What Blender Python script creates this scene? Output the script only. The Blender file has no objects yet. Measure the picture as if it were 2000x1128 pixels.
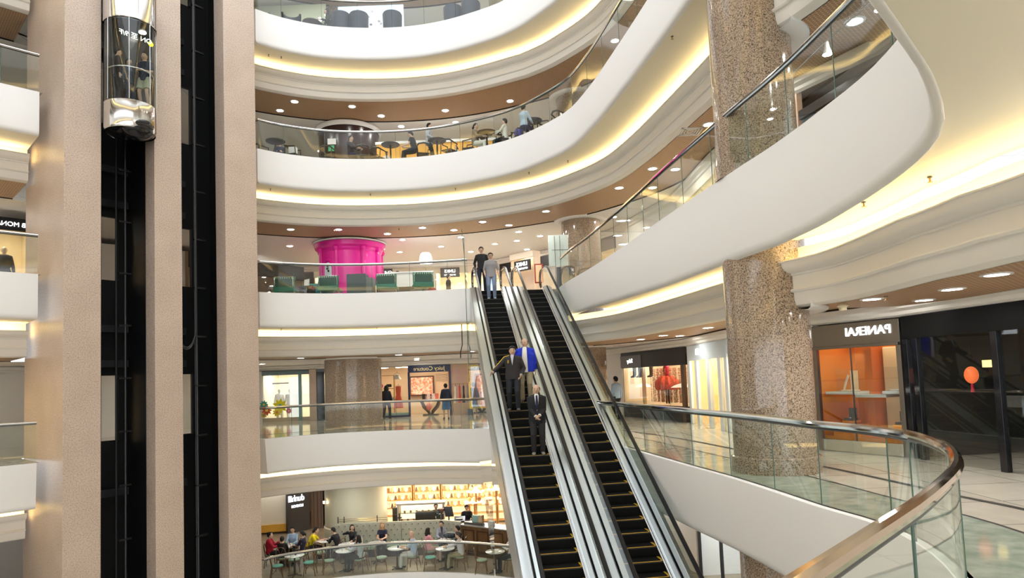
import bpy, bmesh, math, random
from mathutils import Vector, Matrix, geometry
random.seed(7)
PI = math.pi
sc = bpy.context.scene
C = sc.collection

# ------------------------------------------------------------------ camera
EYE = 1.75
FPX, CX, CY = 1300.0, 1000.0, 654.0            # focal length and principal point in the 2000x1128 frame
upc = Vector((-780.0, 19855.0, -FPX)).normalized()
fw = Vector((0, 0, -1)); fy = (fw - upc * fw.dot(upc)).normalized(); rx = fy.cross(upc)
cam_d = bpy.data.cameras.new('camera'); cam = bpy.data.objects.new('camera', cam_d); C.objects.link(cam)
rot = Matrix((rx, fy, upc))                     # camera space -> world space
cam.matrix_world = Matrix.Translation((0, 0, EYE)) @ rot.to_4x4()
cam_d.sensor_fit = 'HORIZONTAL'; cam_d.sensor_width = 36.0
cam_d.lens = 36.0 * FPX / 2000.0
cam_d.shift_x = 0.0; cam_d.shift_y = (CY - 564.0) / 2000.0
cam_d.clip_start = 0.05; cam_d.clip_end = 200
sc.camera = cam

# ------------------------------------------------------------------ world, exposure
w = bpy.data.worlds.new('ambient_fill'); sc.world = w; w.use_nodes = True  # even fill light, added through the open roof and open rear
w.node_tree.nodes['Background'].inputs[0].default_value = (0.92, 0.96, 1.0, 1)
w.node_tree.nodes['Background'].inputs[1].default_value = 2.3
vs = sc.view_settings
vs.view_transform = 'Standard'; vs.look = 'None'; vs.exposure = 0.4; vs.gamma = 1.0; vs.use_curve_mapping = False
sc.cycles.max_bounces = 9; sc.cycles.diffuse_bounces = 5; sc.cycles.glossy_bounces = 4
sc.cycles.transparent_max_bounces = 14; sc.cycles.transmission_bounces = 4
sc.cycles.caustics_reflective = False; sc.cycles.caustics_refractive = False
sc.cycles.sample_clamp_indirect = 6.0; sc.cycles.use_denoising = True

# ------------------------------------------------------------------ materials
MATS = {}
def mat(name, col, rough=0.6, metal=0.0, emit=None, estr=0.0, spec=0.5, coat=0.0, build=None):
    if name in MATS: return MATS[name]
    m = bpy.data.materials.new(name); m.use_nodes = True; MATS[name] = m
    b = m.node_tree.nodes['Principled BSDF']
    b.inputs['Base Color'].default_value = (*col, 1); b.inputs['Roughness'].default_value = rough
    b.inputs['Metallic'].default_value = metal; b.inputs['Specular IOR Level'].default_value = spec
    if coat: b.inputs['Coat Weight'].default_value = coat; b.inputs['Coat Roughness'].default_value = 0.05
    if emit: b.inputs['Emission Color'].default_value = (*emit, 1); b.inputs['Emission Strength'].default_value = estr
    if build: build(m.node_tree, b)
    return m
def nd(nt, t, **k):
    n = nt.nodes.new(t)
    for a, v in k.items(): setattr(n, a, v)
    return n
def ramp(nt, fac, stops):
    r = nd(nt, 'ShaderNodeValToRGB'); e = r.color_ramp.elements
    while len(e) < len(stops): e.new(0.5)
    for q, (p, c) in zip(e, stops): q.position = p; q.color = (*c, 1)
    nt.links.new(fac, r.inputs[0]); return r.outputs[0]
def coords(nt, scale=(1, 1, 1)):
    t = nd(nt, 'ShaderNodeTexCoord'); m = nd(nt, 'ShaderNodeMapping'); m.inputs['Scale'].default_value = scale
    nt.links.new(t.outputs['Object'], m.inputs[0]); return m.outputs[0]
def speckle(c0, c1, c2, sc1=22, big=1.1):
    def f(nt, b):
        v = coords(nt)
        n = nd(nt, 'ShaderNodeTexNoise'); n.inputs['Scale'].default_value = sc1; n.inputs['Detail'].default_value = 3; n.inputs['Roughness'].default_value = 0.7
        nt.links.new(v, n.inputs['Vector'])
        c = ramp(nt, n.outputs[0], [(0.36, c2), (0.46, c1), (0.56, c0), (0.72, tuple(min(1, x * 1.15) for x in c0))])
        n2 = nd(nt, 'ShaderNodeTexNoise'); n2.inputs['Scale'].default_value = big; nt.links.new(v, n2.inputs['Vector'])
        mx = nd(nt, 'ShaderNodeMix', data_type='RGBA', blend_type='MULTIPLY'); mx.inputs[0].default_value = 0.35
        nt.links.new(c, mx.inputs[6]); nt.links.new(ramp(nt, n2.outputs[0], [(0.3, (0.7, 0.66, 0.62)), (0.7, (1, 1, 1))]), mx.inputs[7])
        nt.links.new(mx.outputs[2], b.inputs['Base Color'])
    return f
def tile(c0, c1, mortar, w=0.6, h=0.6, gap=0.006, axes='xy', nz=0.25):
    def f(nt, b):
        v = coords(nt)
        br = nd(nt, 'ShaderNodeTexBrick'); br.offset = 0.0
        br.inputs['Color1'].default_value = (*c0, 1); br.inputs['Color2'].default_value = (*c1, 1); br.inputs['Mortar'].default_value = (*mortar, 1)
        br.inputs['Scale'].default_value = 1; br.inputs['Brick Width'].default_value = w; br.inputs['Row Height'].default_value = h; br.inputs['Mortar Size'].default_value = gap
        br.inputs['Mortar Smooth'].default_value = 0.1
        nt.links.new(v, br.inputs['Vector'])
        n = nd(nt, 'ShaderNodeTexNoise'); n.inputs['Scale'].default_value = 2.4; n.inputs['Detail'].default_value = 5; nt.links.new(v, n.inputs['Vector'])
        mx = nd(nt, 'ShaderNodeMix', data_type='RGBA', blend_type='MULTIPLY'); mx.inputs[0].default_value = nz
        nt.links.new(br.outputs[0], mx.inputs[6]); nt.links.new(ramp(nt, n.outputs[0], [(0.3, (0.6, 0.6, 0.55)), (0.65, (1, 1, 1))]), mx.inputs[7])
        nt.links.new(mx.outputs[2], b.inputs['Base Color'])
    return f
def noisy(c0, c1, s=8, stretch=(1, 1, 1)):
    def f(nt, b):
        n = nd(nt, 'ShaderNodeTexNoise'); n.inputs['Scale'].default_value = s; n.inputs['Detail'].default_value = 4
        nt.links.new(coords(nt, stretch), n.inputs['Vector'])
        nt.links.new(ramp(nt, n.outputs[0], [(0.35, c0), (0.65, c1)]), b.inputs['Base Color'])
    return f
def lines(c0, c1, w=0.09, h=0.045):
    def f(nt, b):
        br = nd(nt, 'ShaderNodeTexBrick'); br.offset = 0.5
        br.inputs['Color1'].default_value = (*c0, 1); br.inputs['Color2'].default_value = (*[x * 0.85 for x in c0], 1); br.inputs['Mortar'].default_value = (*c1, 1)
        br.inputs['Scale'].default_value = 1; br.inputs['Brick Width'].default_value = w; br.inputs['Row Height'].default_value = h; br.inputs['Mortar Size'].default_value = h * 0.22
        nt.links.new(coords(nt), br.inputs['Vector']); nt.links.new(br.outputs[0], b.inputs['Base Color'])
    return f
def glassmat(name, tint=(0.86, 0.93, 0.89), refl=1.0, ior=1.5):
    m = bpy.data.materials.new(name); m.use_nodes = True; nt = m.node_tree; nt.nodes.clear()
    o = nd(nt, 'ShaderNodeOutputMaterial'); t = nd(nt, 'ShaderNodeBsdfTransparent'); t.inputs[0].default_value = (*tint, 1)
    g = nd(nt, 'ShaderNodeBsdfGlossy'); g.inputs['Roughness'].default_value = 0.02; g.inputs[0].default_value = (refl, refl, refl, 1)
    lw = nd(nt, 'ShaderNodeLayerWeight'); lw.inputs[0].default_value = 0.5; p5 = nd(nt, 'ShaderNodeMath', operation='POWER'); p5.inputs[1].default_value = 4.5
    f = nd(nt, 'ShaderNodeMath', operation='MULTIPLY_ADD'); f.inputs[1].default_value = 0.85; f.inputs[2].default_value = 0.05; mx = nd(nt, 'ShaderNodeMixShader')
    nt.links.new(lw.outputs['Facing'], p5.inputs[0]); nt.links.new(p5.outputs[0], f.inputs[0])
    nt.links.new(f.outputs[0], mx.inputs[0]); nt.links.new(t.outputs[0], mx.inputs[1]); nt.links.new(g.outputs[0], mx.inputs[2]); nt.links.new(mx.outputs[0], o.inputs[0])
    MATS[name] = m; return m
def emis(name, col, s): return mat(name, (0.8, 0.8, 0.8), 0.5, emit=col, estr=s)

white = mat('white_plaster', (0.87, 0.865, 0.85), 0.55)
soff = mat('cream_soffit', (0.88, 0.83, 0.68), 0.7)
corn = mat('cornice_plaster', (0.83, 0.80, 0.75), 0.6)
paleceil = mat('pale_ceiling', (0.86, 0.83, 0.79), 0.75)
perf = mat('perforated_ceiling', (0.4, 0.28, 0.17), 0.5, build=lines((0.23, 0.12, 0.055), (0.58, 0.39, 0.24)))
darkgap = mat('shadow_gap_and_inlay', (0.03, 0.025, 0.02), 0.8)  # near-black of the ceiling gap, also the stone of the dark inlay lines
marble = mat('polished_marble_floor', (0.7, 0.63, 0.52), 0.08, build=tile((0.68, 0.64, 0.56), (0.62, 0.57, 0.49), (0.30, 0.30, 0.26), 1.2, 1.2, 0.012))
tintedmarble = mat('green_tint_marble', (0.25, 0.33, 0.28), 0.08, build=noisy((0.30, 0.36, 0.30), (0.48, 0.52, 0.44), 4))  # marble whose green also paints in the tint of the balustrade glass
woodfloor = mat('wood_plank_floor', (0.35, 0.28, 0.2), 0.35, build=tile((0.36, 0.29, 0.20), (0.28, 0.22, 0.15), (0.15, 0.12, 0.08), 1.4, 0.16, 0.006))
granite = mat('speckled_granite', (0.5, 0.4, 0.32), 0.12, build=speckle((0.50, 0.39, 0.295), (0.30, 0.22, 0.155), (0.05, 0.04, 0.032), 46), coat=0.3)
tower_m = mat('tan_granite_cladding', (0.6, 0.5, 0.42), 0.4, build=speckle((0.63, 0.51, 0.42), (0.57, 0.45, 0.365), (0.40, 0.31, 0.25), 30))
black = mat('black_paint', (0.012, 0.012, 0.013), 0.45)
blackg = mat('black_gloss', (0.01, 0.01, 0.012), 0.08)
chrome = mat('polished_steel', (0.78, 0.77, 0.75), 0.09, 1.0)
brushed = mat('brushed_steel', (0.62, 0.64, 0.65), 0.24, 1.0)
darksteel = mat('dark_steel', (0.13, 0.14, 0.15), 0.3, 1.0)
rubber = mat('black_rubber', (0.006, 0.006, 0.007), 0.35, spec=.25)
tread = mat('grooved_step', (0.006, 0.006, 0.006), 0.6, 0.0, spec=.15)
yellow = mat('yellow_line', (0.75, 0.42, 0.02), 0.5)
paneg = glassmat('balustrade_glass', (0.87, 0.93, 0.89))
shopg = glassmat('shop_glass', (0.96, 0.97, 0.96), 0.8)
edge_g = mat('glass_edge', (0.10, 0.17, 0.14), 0.15)
lamp_m = emis('downlight_lens', (1.0, 0.97, 0.92), 125)
cove_m = emis('cove_lamp', (1.0, 0.76, 0.36), 7)
shoplight = emis('shop_ceiling_lamp', (1.0, 0.84, 0.62), 30)
coollight = emis('cool_lamp', (0.85, 0.93, 1.0), 24)
skin_m = mat('skin', (0.56, 0.34, 0.23), 0.5)

# ------------------------------------------------------------------ mesh helpers
class MB:
    def __init__(s): s.v = []; s.f = []
    def add(s, v, f):
        o = len(s.v); s.v += [tuple(p) for p in v]; s.f += [tuple(i + o for i in q) for q in f]; return s
    def box(s, x0, x1, y0, y1, z0, z1):
        return s.add([(x, y, z) for z in (z0, z1) for y in (y0, y1) for x in (x0, x1)],
                     [(0, 2, 3, 1), (4, 5, 7, 6), (0, 1, 5, 4), (2, 6, 7, 3), (0, 4, 6, 2), (1, 3, 7, 5)])
    def obox(s, c, ax, ay, az):
        c, ax, ay, az = map(Vector, (c, ax, ay, az))
        return s.add([c + ax * i + ay * j + az * k for k in (-1, 1) for j in (-1, 1) for i in (-1, 1)],
                     [(0, 2, 3, 1), (4, 5, 7, 6), (0, 1, 5, 4), (2, 6, 7, 3), (0, 4, 6, 2), (1, 3, 7, 5)])
    def bar(s, a, b, w, d, up=(0, 0, 1)):
        a, b = Vector(a), Vector(b); t = (b - a); u = Vector(up)
        if abs(t.normalized().dot(u)) > 0.98: u = Vector((0, 1, 0))
        x = t.cross(u).normalized(); y = x.cross(t).normalized()
        return s.obox((a + b) / 2, x * w / 2, y * d / 2, t / 2)
    def tube(s, pts, r, n=8, closed=False, caps=True):
        pts = [Vector(p) for p in pts]; m = len(pts); rr = r if isinstance(r, (list, tuple)) else [r] * m
        rings = []; px = None
        for i, p in enumerate(pts):
            if closed: t = pts[(i + 1) % m] - pts[i - 1]
            else: t = pts[min(i + 1, m - 1)] - pts[max(i - 1, 0)]
            t = t.normalized() if t.length > 1e-9 else Vector((0, 0, 1))
            if px is None:
                u = Vector((0, 0, 1)) if abs(t.z) < 0.9 else Vector((1, 0, 0)); px = t.cross(u).normalized()
            px = (px - t * px.dot(t)).normalized(); py = t.cross(px)
            rings.append([p + (px * math.cos(2 * PI * k / n) + py * math.sin(2 * PI * k / n)) * rr[i] for k in range(n)])
        v = [q for r_ in rings for q in r_]; f = []
        for i in range(m if closed else m - 1):
            j = (i + 1) % m
            for k in range(n): f.append((i * n + k, i * n + (k + 1) % n, j * n + (k + 1) % n, j * n + k))
        if caps and not closed: f += [tuple(range(n))[::-1], tuple((m - 1) * n + k for k in range(n))]
        return s.add(v, f)
    def lathe(s, c, prof, n=24, a0=0, a1=2 * PI, caps=True, sx=1, sy=1):
        full = abs(a1 - a0 - 2 * PI) < 1e-6; k = n if full else n + 1
        v = [(c[0] + r * sx * math.cos(a0 + (a1 - a0) * i / n), c[1] + r * sy * math.sin(a0 + (a1 - a0) * i / n), c[2] + z) for r, z in prof for i in range(k)]
        f = []
        for j in range(len(prof) - 1):
            for i in range(n):
                i2 = (i + 1) % k if full else i + 1
                f.append((j * k + i, j * k + i2, (j + 1) * k + i2, (j + 1) * k + i))
        if caps and full:
            f.append(tuple(range(k))[::-1]); f.append(tuple((len(prof) - 1) * k + i for i in range(k)))
        return s.add(v, f)
    def ball(s, c, rx_, ry_=None, rz_=None, n=12, m=8, R=None):
        ry_ = ry_ or rx_; rz_ = rz_ or rx_; c = Vector(c); v = []
        for j in range(m + 1):
            a = -PI / 2 + PI * j / m
            for i in range(n):
                p = Vector((rx_ * math.cos(a) * math.cos(2 * PI * i / n), ry_ * math.cos(a) * math.sin(2 * PI * i / n), rz_ * math.sin(a)))
                v.append(c + (R @ p if R else p))
        f = [(j * n + i, j * n + (i + 1) % n, (j + 1) * n + (i + 1) % n, (j + 1) * n + i) for j in range(m) for i in range(n)]
        return s.add(v, f)
    def prism(s, poly, z0, z1):
        n = len(poly); v = [(x, y, z0) for x, y in poly] + [(x, y, z1) for x, y in poly]
        return s.add(v, [tuple(range(n))[::-1], tuple(range(n, 2 * n))] + [(i, (i + 1) % n, (i + 1) % n + n, i + n) for i in range(n)])
    def build(s, name, m, parent=None, smooth=True, bevel=0, loc=None, rz=0, ang=35, kind=None):
        me = bpy.data.meshes.new(name); me.from_pydata(s.v, [], s.f); me.update()
        if smooth:
            me.polygons.foreach_set('use_smooth', [True] * len(me.polygons)); me.set_sharp_from_angle(angle=math.radians(ang))
        o = bpy.data.objects.new(name, me); C.objects.link(o)
        me.materials.append(m)
        if parent: o.parent = parent
        if loc is not None: o.location = loc; o.rotation_euler.z = rz
        if bevel:
            b = o.modifiers.new('bevel', 'BEVEL'); b.width = bevel; b.segments = 2; b.limit_method = 'ANGLE'
        if kind: o['kind'] = kind
        return o
def box(name, m, x0, x1, y0, y1, z0, z1, parent=None, bevel=0, **k): return MB().box(x0, x1, y0, y1, z0, z1).build(name, m, parent, False, bevel, **k)
def tag(o, label, cat, group=None):
    o['label'] = label; o['category'] = cat
    if group: o['group'] = group
    return o
def thing(name, label, cat, loc=(0, 0, 0), rz=0, group=None):
    o = bpy.data.objects.new(name, None); C.objects.link(o); o.location = loc; o.rotation_euler.z = rz; o.empty_display_size = 0.1
    return tag(o, label, cat, group)
KIDS = {}
def dup(root, loc, rz, label=None, group=None):
    r = root.copy(); C.objects.link(r); r.location = loc; r.rotation_euler.z = rz
    if label: r['label'] = label
    if group: r['group'] = group
    def rec(a, b):
        if a.name not in KIDS: KIDS[a.name] = [o for o in bpy.data.objects if o.parent == a]
        for ch in KIDS[a.name]:
            c = ch.copy(); C.objects.link(c); c.parent = b; rec(ch, c)
    rec(root, r); return r
def text(name, body, size, m, parent, loc, rz=0, mirror=True, ext=0.012, align='CENTER', sx=1.0):
    cu = bpy.data.curves.new(name, 'FONT'); cu.body = body; cu.size = size; cu.extrude = ext; cu.align_x = align; cu.align_y = 'CENTER'
    cu.resolution_u = 4; o = bpy.data.objects.new('t', cu); C.objects.link(o)
    me = bpy.data.meshes.new_from_object(o.evaluated_get(bpy.context.evaluated_depsgraph_get())); bpy.data.objects.remove(o); me.name = name
    o = bpy.data.objects.new(name, me); C.objects.link(o); o.parent = parent; o.location = loc; me.materials.clear()
    o.rotation_euler = (PI / 2, 0, rz); o.scale = ((-1 if mirror else 1) * sx, 1, 1); me.materials.append(m); return o

# ------------------------------------------------------------------ plan of the atrium
F = {n: 5.1 * (n - 2) for n in range(0, 8)}     # floor heights; level 2 is where the camera stands
def smooth(pts, step=0.3):
    out = []
    n = len(pts)
    for i in range(n - 1):
        p0, p1, p2, p3 = pts[max(i - 1, 0)], pts[i], pts[i + 1], pts[min(i + 2, n - 1)]
        k = max(1, int(math.hypot(p2[0] - p1[0], p2[1] - p1[1]) / step))
        for j in range(k):
            t = j / k
            out.append(tuple(0.5 * (2 * b + (c - a) * t + (2 * a - 5 * b + 4 * c - d) * t * t + (3 * b - a - 3 * c + d) * t ** 3) for a, b, c, d in zip(p0, p1, p2, p3)))
    out.append(tuple(pts[-1])); return out
LEFT = [(-18.5, 9.0), (-17.6, 12.2), (-16.5, 14.0), (-15.0, 15.7), (-13.45, 17.35), (-12.68, 18.15)]
BACK = [(-8.72, 22.98), (-8.0, 23.6), (-6.7, 24.25), (-5.1, 24.55), (-3.5, 24.55), (-2.0, 24.2), (-0.4, 23.45), (0.3, 22.95), (0.95, 22.3), (2.0, 20.8), (2.55, 19.0), (3.0, 16.7), (3.38, 14.5), (3.65, 12.7), (3.85, 11.0), (4.04, 9.8), (4.15, 8.6), (4.19, 7.4), (4.0, 6.3), (3.45, 5.2), (2.75, 4.35), (1.95, 3.5), (1.2, 2.75)]
NEAR = [(1.2, 2.75), (0.55, 2.1), (-0.4, 1.5), (-2.5, 0.9), (-6, 0.8), (-10, 1.2), (-14, 3.0), (-17.3, 5.6), (-18.5, 9.0)]
V0 = smooth(LEFT)[:-1] + [LEFT[-1]] + smooth(BACK)[:-1] + smooth(NEAR)[:-1]
T0, TS, TN = Vector((-11.9, 17.6)), Vector((0.611, 0.792)), Vector((0.777, -0.629))   # lift tower front line and normal
def tw(s, d=0): p = T0 + TS * s - TN * d; return (p.x, p.y)
def tloc(x, y): q = Vector((x, y)) - T0; return q.dot(TS), -q.dot(TN)
TL = 5.68; TD = 3.0
def intower(x, y, m=0.12):
    s, d = tloc(x, y); return m < s < TL - m and -0.3 < d < TD - m
def level_path(L):
    if L == 3:
        b = [(-8.72, 22.98), (-8.0, 23.45), (-6.7, 24.0), (-5.1, 24.3), (-3.4, 24.3), (-2.3, 24.2), (-1.5, 24.1)]
        r = [(1.85, 24.75), (2.1, 23.0), (2.5, 20.8), (3.0, 17.4), (3.33, 14.7), (3.6, 12.7), (3.85, 11.0), (4.04, 9.8), (4.15, 8.6), (4.19, 7.3), (3.95, 6.1), (3.3, 5.1), (2.65, 4.35), (1.95, 3.6), (1.2, 2.85)]
        mid = smooth(b) + [(-1.42, 25.7), (1.88, 26.1)] + smooth(r)[:-1]
        n = [(1.2, 2.85)] + NEAR[1:]
    elif L == 2:
        b = [(-8.72, 23.3), (-8.0, 24.0), (-6.7, 24.75), (-5.1, 25.0), (-3.5, 24.85), (-2.0, 24.35), (-0.9, 23.7), (0.2, 22.6), (1.2, 20.9), (1.9, 19.0), (2.45, 16.9), (2.98, 13.8), (3.2, 12.5), (3.45, 11.1), (3.62, 9.7), (3.74, 8.5), (3.9, 7.55), (3.85, 6.6), (3.5, 5.5), (2.9, 4.45), (2.1, 3.47), (1.4, 2.72), (0.83, 2.12)]
        mid = smooth(b)[:-1]; n = [(0.83, 2.12), (0.3, 1.6), (-0.5, 1.25)] + NEAR[3:]
    else:
        mid = smooth(BACK)[:-1]; n = NEAR
    lf = smooth(LEFT)
    tow = [(-12.72, 18.1), tw(-0.06, TD + 0.05), tw(TL + 0.06, TD + 0.05)]
    pts = lf[:-1] + tow + mid + smooth(n)[:-1]
    return pts, len(lf) - 2, len(lf) + 1       # tower run = indices [a, b)
def area(p): return sum(p[i - 1][0] * p[i][1] - p[i][0] * p[i - 1][1] for i in range(len(p))) / 2
def normals(p):                                  # outward from the void (away from its centre)
    sgn = 1 if area(p) > 0 else -1; out = []
    for i in range(len(p)):
        a, b = p[i - 1], p[(i + 1) % len(p)]; t = Vector((b[0] - a[0], b[1] - a[1])).normalized()
        out.append((t.y * sgn, -t.x * sgn))
    return out
N0 = normals(V0)
def lerp(tab, x):
    if x <= tab[0][0]: return tab[0][1]
    for (a, u), (b, v) in zip(tab, tab[1:]):
        if x <= b: return u + (v - u) * (x - a) / (b - a)
    return tab[-1][1]
def cset(p):                                     # distance from void edge to the cornice
    x, y = p
    if x > 0.5 and y < 8: return lerp([(2.0, 2.2), (5.0, 2.6), (6.3, 1.7), (7.6, 1.15), (8, 1.15)], y)
    if y < 3.5: return 2.0
    return 1.15 if x < 0 else 1.2
COFF = [cset(p) for p in V0]
RSET = [p[0] > 2.5 and 2.6 < p[1] < 11.35 for p in V0]     # the lower, closer bay of cornice right of the big column
def cright(p): return lerp([(3.0, 2.4), (4.2, 2.5), (5.3, 2.1), (6.3, .95), (7, .62), (8, .55), (9, .68), (10, .78), (10.6, .68), (11.35, .42)], p[1])
COFF_LOW = [cright(p) if r else c for p, c, r in zip(V0, COFF, RSET)]
DZL = {3: -.15, 4: -.45}
def ring(o, cof=1, L=0):
    cf = COFF_LOW if L in DZL else COFF
    return [(p[0] + n[0] * (o + c * cof), p[1] + n[1] * (o + c * cof)) for p, n, c in zip(V0, N0, cf)]
def ring_old(o, cof=1): return [(p[0] + n[0] * (o + c * cof), p[1] + n[1] * (o + c * cof)) for p, n, c in zip(V0, N0, COFF)]
OUT = [(-30, -7), (13, -7), (13, 42), (-30, 42)]
def slab(name, m, outer, hole, z, up=True, kind='structure'):
    if hole is not None:
        polys = [[Vector((x, y, 0)) for x, y in outer], [Vector((x, y, 0)) for x, y in hole]]
    else: polys = [[Vector((x, y, 0)) for x, y in outer]]
    tris = geometry.tessellate_polygon(polys); v = [(p.x, p.y, z) for q in polys for p in q]; f = []
    for t in tris:
        a, b, c = (v[i] for i in t); cr = (b[0] - a[0]) * (c[1] - a[1]) - (b[1] - a[1]) * (c[0] - a[0])
        if abs(cr) < 1e-9: continue
        f.append(tuple(t) if (cr > 0) == up else tuple(t)[::-1])
    mb = MB(); mb.v = v; mb.f = f; o = mb.build(name, m, None, False); o['kind'] = kind; return o
def sweep(mb, pts, nrm, prof, skip=None, closed=True):
    n = len(pts); o = len(mb.v); k = len(prof(0))
    for i in range(n):
        pr_ = prof(i)
        for (d, z) in pr_: mb.v.append((pts[i][0] + nrm[i][0] * d, pts[i][1] + nrm[i][1] * d, z))
    for i in range(n if closed else n - 1):
        j = (i + 1) % n
        if skip and skip(i, j): continue
        for q in range(k - 1): mb.f.append((o + i * k + q, o + j * k + q, o + j * k + q + 1, o + i * k + q + 1))
    return mb
DROP3 = [(5.5, 0.0), (7.5, 0.12), (8.7, 0.22), (10, 0.26), (14.5, 0.23), (18, 0.1), (21, 0.0)]   # the right hand fascia of the third gallery is deeper
PATHS = {}
WALL = [(-27, -6.5), (-27, 8), (-22.5, 17), (-19.3, 21.5), (-17.3, 25), (-15.5, 34.6), (-0.5, 34.4), (2.6, 31.8), (4.6, 28.2), (6.0, 23.1), (6.05, 18.8), (6.42, 14.2), (7.3, 12.5), (7.75, 9), (9.5, 4.5), (10, -6.5)]
SHOPGAPS = {}
for L in range(0, 8):
    z = F[L]
    if L == 0:
        slab('floor', mat('bounce_marble_floor', (.8, .78, .72), .15), OUT, None, z); continue  # unseen ground floor, its colour lightened to bounce light upward
    pts, ta, tb = level_path(L); nr = normals(pts); PATHS[L] = (pts, nr, ta, tb)
    if L == 7: continue
    slab('floor', woodfloor if L == 1 else marble, OUT, [(p[0] + n[0] * 0.1, p[1] + n[1] * 0.1) for p, n in zip(pts, nr)], z)
    def rec(i, L=L): return 0.1 if L == 2 else 0.0
    def prof(i):
        r = rec(i); q = lerp(DROP3, pts[i][1]) if (L == 3 and pts[i][0] > 1.8) else 0.0
        return [(0.14, z), (0.0, z), (0.0, z - 0.06), (r * 0.5, z - 0.6), (r, z - 1.1 - q), (r + 0.012, z - 1.17 - q), (r + 0.04, z - 1.215 - q), (r + 0.085, z - 1.235 - q), (r + 0.10, z - 1.235 - q * .9), (r + .105, z - 1.232)]
    f = sweep(MB(), pts, nr, prof, lambda i, j: ta <= i < tb).build('trim_%d' % L, white); f['kind'] = 'structure'
    lip = ring(0.39, 1, L); cand = [(p, n, rec(i)) for i, (p, n) in enumerate(zip(pts, nr)) if not ta < i < tb]
    inner = []
    for i, p in enumerate(V0):
        best = min(range(len(cand) - 1), key=lambda k: (cand[k][0][0] - p[0]) ** 2 + (cand[k][0][1] - p[1]) ** 2)
        (q, n, r_) = cand[best]; e = min(.1, .1); inner.append((q[0] + n[0] * (r_ + .1), q[1] + n[1] * (r_ + .1)))
    mb = MB()
    for i in range(len(V0)):
        k = (i + 1) % len(V0)
        if any(intower(*q, -.02) for q in (lip[i], lip[k], V0[i], V0[k])): continue
        if L == 3 and -1.6 < V0[i][0] < 1.95 and V0[i][1] > 20.5: continue
        mb.add([(*inner[i], z - 1.228), (*lip[i], z - 1.228), (*lip[k], z - 1.228), (*inner[k], z - 1.228)], [(0, 1, 2, 3)])
    o = mb.build('ceiling', soff, None, False); o['kind'] = 'structure'
    cf_ = COFF_LOW if L in DZL else COFF; dzl = DZL.get(L, 0)
    zz = lambda i, z=z, dzl=dzl: z + (dzl if RSET[i] else 0)
    def prof2(i):
        c = cf_[i]
        P = [(.40, -1.2), (.40, -1.58), (.07, -1.58), (.05, -1.45), (0, -1.45), (0, -1.47), (.03, -1.475), (.04, -1.54), (.08, -1.60), (.15, -1.64), (.20, -1.65), (.20, -1.68), (.225, -1.69), (.225, -1.90), (.185, -1.905), (.165, -1.93), (.185, -1.96), (.23, -1.965), (.24, -2.10), (.27, -2.17), (.33, -2.2), (.5, -2.2)]
        return [(c + a, z + b + (dzl if RSET[i] else 0)) for a, b in P]
    sk0 = lambda i, j: any(intower(*[V0[e][q] + N0[e][q] * (cf_[e] + o_) for q in (0, 1)], -.02) for e in (i, j) for o_ in (.0, .3))
    sk = lambda i, j: sk0(i, j) or (L in DZL and RSET[i] != RSET[j])
    cm0 = sweep(MB(), V0, N0, prof2, sk)
    if L in DZL:
        for i in range(len(V0)):
            j = (i + 1) % len(V0)
            if RSET[i] != RSET[j]: e = i if RSET[i] else j; k_ = len(prof2(0)); cm0.f.append(tuple(e * k_ + q for q in range(4, k_)))
    cz = cm0.build('trim_%d' % (L + 10), corn); cz['kind'] = 'structure'
    if L in (2, 3, 4, 5, 6):                    # the warm lamp strip lying in the cornice trough
        cs = sweep(MB(), V0, N0, lambda i: [(cf_[i] + .10, zz(i) - 1.56), (cf_[i] + .10, zz(i) - 1.49), (cf_[i] + .22, zz(i) - 1.49)], sk).build('cove_lamp_strip', cove_m)
        tag(cs, 'warm strip lamp lying in the cornice trough under the %s gallery' % {2: 'second', 3: 'third', 4: 'fourth', 5: 'fifth', 6: 'topmost'}[L], 'strip lamp')
    pf = sweep(MB(), V0, N0, lambda i: [(cf_[i] + .48, zz(i) - 2.2), (cf_[i] + 2.5, zz(i) - 2.2)], sk).build('ceiling', perf); pf['kind'] = 'structure'
    gp = sweep(MB(), V0, N0, lambda i: [(cf_[i] + 2.5, zz(i) - 2.2), (cf_[i] + 2.5, z - 2.13), (cf_[i] + 2.58, z - 2.13), (cf_[i] + 2.58, z - 2.22)], sk).build('trim_%d' % (L + 20), darkgap); gp['kind'] = 'structure'
    slab('ceiling', paleceil, OUT, ring(2.58, 1, L), z - 2.22, False)
def mitre(p, d):
    out = []
    for i in range(len(p)):
        a, b, c = Vector(p[max(i - 1, 0)]), Vector(p[i]), Vector(p[min(i + 1, len(p) - 1)])
        n1 = (b - a) if i else (c - b); n2 = (c - b) if i < len(p) - 1 else (b - a)
        n1 = Vector((-n1.y, n1.x)).normalized(); n2 = Vector((-n2.y, n2.x)).normalized(); m = (n1 + n2).normalized()
        q = b + m * (d / max(0.5, m.dot(n1))); out.append((q.x, q.y))
    return out
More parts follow.
